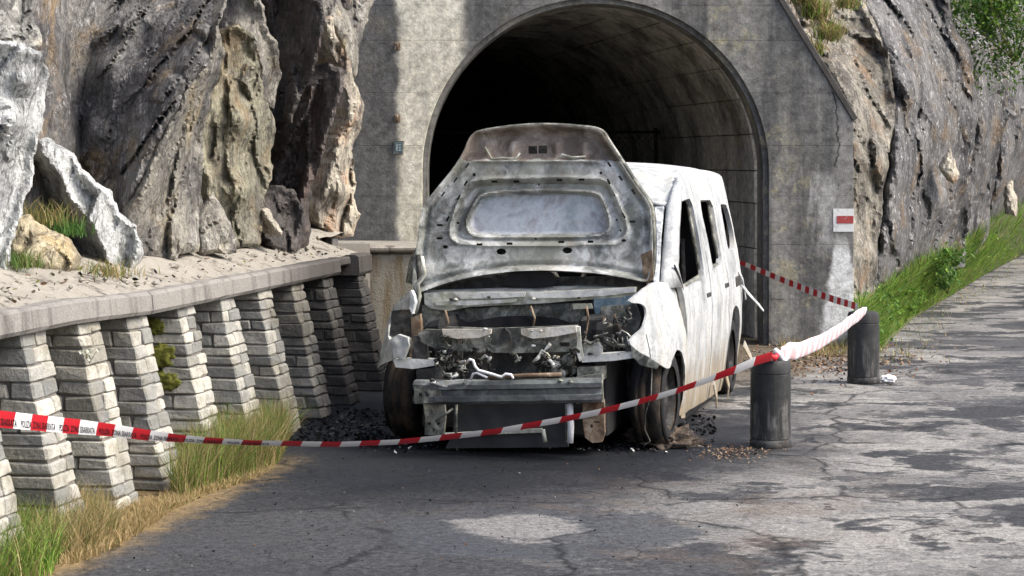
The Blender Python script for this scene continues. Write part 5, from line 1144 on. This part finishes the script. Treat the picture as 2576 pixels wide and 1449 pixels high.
for i in range(4200):
    u = rng.uniform(.04, .97); vv = rng.uniform(.1, 1.0); p = bank_pt(u, vv)
    if noise.noise(p * 1.7 + Vector((3, 1, 0))) < -.05: continue
    s0 = rng.uniform(.016, .04); c = p + Vector((rng.normal(0, .05), rng.normal(0, .05), rng.uniform(.04, .24))); M = Matrix.Rotation(rng.uniform(0, 6.3), 3, 'Z') @ Matrix.Rotation(rng.uniform(-.9, .9), 3, 'X'); o = len(lv)
    for q in ((0, -1, 0), (.5, -.2, .12), (.4, .5, .08), (0, 1, -.1), (-.4, .5, .08), (-.5, -.2, .12)): lv.append(c + M @ Vector(q) * s0)
    lf_ += [(o, o + 1, o + 2, o + 3), (o, o + 3, o + 4, o + 5)]; k = int(rng.integers(3)); lm += [k, k]
pmesh('ground_cover', lv, lf_, [BRIGHT, GREEN, LEAFM], None, False, lm, kind='stuff', label='small broad leaves mixed into the grass of the right bank')
# leaf litter
def litter(name, n, gen, size, mats, label):
    v = []; f = []; mi = []
    for i in range(n):
        x, y, z = gen(); s = rng.uniform(*size); M = Matrix.Rotation(rng.uniform(0, 6.3), 3, 'Z') @ Matrix.Rotation(rng.normal(0, .45), 3, 'X') @ Matrix.Rotation(rng.normal(0, .45), 3, 'Y'); o = len(v)
        for q in ((-1, -.45, 0), (0, -.6, .15), (1, -.2, 0), (.9, .4, .1), (-.2, .6, 0), (-1, .3, .2)): v.append(Vector((x, y, z + s * .35)) + M @ Vector(q) * s)
        f.append(tuple(range(o, o + 6))); mi.append(int(rng.integers(len(mats))))
    return pmesh(name, v, f, mats, None, False, mi, kind='stuff', label=label)
LB1, LB2 = plain('dead_leaf_brown', (.13, .075, .045), .9, 0, .4, 20), plain('dead_leaf_pale', (.24, .17, .11), .9, 0, .3, 20)
def g1():
    px, py = rng.normal(2090, 110), rng.normal(905, 26); py = max(868, py); return (*gnd(px, py), .004)
litter('dead_leaves', 1500, g1, (.006, .018), [LB1, LB2, LB1], 'brown dead leaves strewn round the farther bollard')
def g2():
    px, py = rng.normal(1840, 45), rng.normal(1140, 10); return (*gnd(px, py), .004)
litter('dead_leaves', 320, g2, (.004, .011), [LB1, LB2], 'sparse brown leaf bits left of the nearer bollard')
CH = plain('char', (.011, .011, .012), 1.0, 0, .4); CH.node_tree.nodes['Principled BSDF'].inputs['Specular IOR Level'].default_value = .03; ASH = plain('ash_white', (.5, .5, .48), .9, 0, .3)
def g3():
    px, py = rng.uniform(900, 1800), 1118 + rng.normal(0, 10) - abs(rng.normal(0, 1)) * 4
    if px > 1700: py = rng.normal(1075, 18)
    return (*gnd(px, py), .004)
litter('burnt_debris', 1500, g3, (.005, .02), [CH, CH, CH, CH, DARKMET], 'charred debris scattered on the tarmac round the van')
def g4():
    px, py = rng.uniform(700, 980), rng.uniform(1030, 1120); return (*gnd(px, py), .004)
litter('burnt_debris', 800, g4, (.005, .02), [CH, CH, CH, DARKMET], 'charred debris between the wall and the van wheel')
def g5():
    px, py = rng.uniform(950, 1800), rng.normal(1125, 8); return (*gnd(px, py), .004)
litter('ash_flakes', 70, g5, (.004, .014), [ASH, PALEMET], 'white ash and metal flakes under the van front')
SPL0 = plain('grit_grey', (.14, .14, .135), .95, 0, .3)
def g6():
    px, py = rng.uniform(300, 1900), rng.uniform(1150, 1440); return (*gnd(px, py), .004)
litter('road_grit', 420, g6, (.003, .008), [CH, CH, CH, LB1, SPL0], 'loose grit and cinders on the tarmac in front')
def g7():
    t, o = rng.uniform(-2.2, 4.5), -.08 - abs(rng.normal(0, .22)); p = W(t, max(o, -.7), 0); return (p.x, p.y, ctop(t) + .17 * min(1, max(0, (-max(o, -.7) - .05) / .55)) ** .9)
SPL = plain('stone_chips', (.24, .225, .19), .95, 0, .4, 30)
litter('ledge_debris', 200, g7, (.005, .018), [LB1, CH, SPL, SPL, MOSS], 'stone chips and dead leaves scattered along the ledge')
v = []; f = []
for i in range(60):
    x, y, z = g7(); o = len(v); r = rng.uniform(.006, .022); pts_ = rng.normal(0, 1, (6, 3)); 
    for q in ((1, 0, 0), (-1, 0, 0), (0, 1, 0), (0, -1, 0), (0, 0, .8), (0, 0, -.8)): v.append((x + r * (q[0] + rng.normal(0, .2)), y + r * (q[1] + rng.normal(0, .2)), z + r * (.5 + q[2] + rng.normal(0, .15))))
    f += [(o + a, o + b, o + c) for a, b, c in ((0, 2, 4), (2, 1, 4), (1, 3, 4), (3, 0, 4), (2, 0, 5), (1, 2, 5), (3, 1, 5), (0, 3, 5))]
pmesh('ledge_rubble', v, f, [SPL], None, False, None, kind='stuff', label='small rubble at the foot of the left cliff')
# melted heap beside the right front wheel
me = bpy.data.meshes.new('ash_heap'); bm = bmesh.new(); bmesh.ops.create_icosphere(bm, subdivisions=5, radius=1)
for q in bm.verts:
    n_ = q.co.normalized(); r = 1 + .5 * noise.fractal(n_ * 2.5, .7, 2.1, 6); q.co = Vector((n_.x * .2 * r, n_.y * .2 * r, max(-.01, n_.z * .10 * r)))
bm.to_mesh(me); bm.free(); o = link('ash_heap', me, burnt('ash_heap_wire', (.03, .026, .024), (.07, .055, .042), (.13, .10, .075), .5, .5, .9, .1, 5), None, True, label='dark heap of burnt tyre wire at the right front wheel', category='ash heap'); o.location = (*gnd(1672, 1118), 0)
# leafy things
def leafy(name, base, size, n, lsz, mats, label, cat, squash=1.0, stems=5, **tags):
    root = empty(name, base, label=label, category=cat, **tags); v = []; f = []; mi = []; cl = [Vector(rng.normal(0, .42, 3)) for _ in range(max(5, n // 60))]
    for i in range(n):
        c = cl[rng.integers(len(cl))] + Vector(rng.normal(0, .17, 3)); c = Vector((c.x * size, c.y * size, (c.z * .8 + .55) * size * squash)); s = lsz * rng.uniform(.6, 1.3)
        M = Matrix.Rotation(rng.uniform(0, 6.3), 3, 'Z') @ Matrix.Rotation(rng.uniform(-1, 1), 3, 'X'); o = len(v)
        for q in ((-.0, -1, 0), (.45, -.3, .12), (.38, .4, .1), (0, 1, -.1), (-.38, .4, .1), (-.45, -.3, .12)): v.append(c + M @ Vector(q) * s)
        f += [(o, o + 1, o + 2, o + 3), (o, o + 3, o + 4, o + 5)]; k = int(rng.integers(len(mats))); mi += [k, k]
    pmesh('foliage', v, f, mats, root, False, mi)
    mb = MB()
    for k in range(stems):
        e = cl[k % len(cl)]; mb.tube([(0, 0, -.02), (e.x * size * .4, e.y * size * .4, .35 * size * squash), (e.x * size, e.y * size, (e.z * .8 + .55) * size * squash)], [.012 * size + .002, .008 * size + .001, .003], 5)
    mb.build('stem', OLIVE, root)
leafy('bush', at(2555, 150, 24.3), .85, 5200, .032, [LEAFM, GREEN, BRIGHT], 'bright green leafy bush hanging over the cliff, top right', 'bush', stems=8)
leafy('bush', at(2480, 50, 24.6), .5, 1800, .030, [LEAFM, GREEN, BRIGHT], 'smaller bush left of the top right one', 'bush', stems=6)
leafy('weed', at(2385, 735, 22.6), .33, 420, .036, [LEAFM, GREEN], 'dark broad leaved weed at the cliff foot on the grassy bank', 'weed')
leafy('weed', at(2350, 690, 22.0), .22, 260, .03, [LEAFM, GREEN, BRIGHT], 'leafy weed left of the darkest one on the bank', 'weed')
leafy('weed', at(2290, 780, 20.9), .2, 240, .028, [GREEN, BRIGHT], 'low leafy weed nearest the portal on the bank', 'weed')
def tuft(px, py, d, n, hr, label):
    x, y, z = at(px, py, d); root = empty('grass_tuft', (x, y, z), label=label, category='grass tuft', group='grass tufts on the right cliff top')
    grass('blades', [(rng.normal(0, .06), rng.normal(0, .06), rng.normal(0, .02)) for _ in range(n)], [OLIVE, STRAW, BRIGHT], [3, 4, 2], hr, 1.5, .0045, None, None, root, None, 4, 1.6)
tuft(2050, 40, 19.2, 420, (.15, .36), 'large yellowish grass tuft hanging over the raking portal edge')
tuft(2085, 95, 19.1, 380, (.12, .28), 'middle grass tuft just below the large one')
tuft(2045, 130, 18.95, 200, (.10, .2), 'small grass tuft lowest on the raking portal edge')
tuft(2130, 15, 19.8, 260, (.12, .28), 'grass tuft farthest right above the brown rock')
tuft(2020, 5, 19.2, 260, (.12, .3), 'grass tuft at the top where the portal edge leaves the picture')
# small white flower on the second pier
fx = W(-1.29 - .45, -.02, .72) if False else W(-.64 - PL - .02, .06, .74)
fl = empty('flowering_weed', tuple(fx), label='tiny white flowering weed growing from the second pier', category='weed'); mb = MB(); mf = MB()
for k in range(9):
    e = Vector((rng.normal(.0, .022), rng.normal(-.02, .012), rng.uniform(.0, .05))); mb.tube([(0, .01, -.02), tuple(e * .6), tuple(e)], .0015, 4)
    for a in range(5): t = a * 1.257; mf.add([e, e + Vector((math.cos(t) * .009, -.004, math.sin(t) * .009)), e + Vector((math.cos(t + .6) * .011, -.006, math.sin(t + .6) * .011)), e + Vector((math.cos(t + 1.2) * .009, -.004, math.sin(t + 1.2) * .009))], [(0, 1, 2, 3)])
mb.build('stem', OLIVE, fl); mf.build('petals', FLOWER, fl)
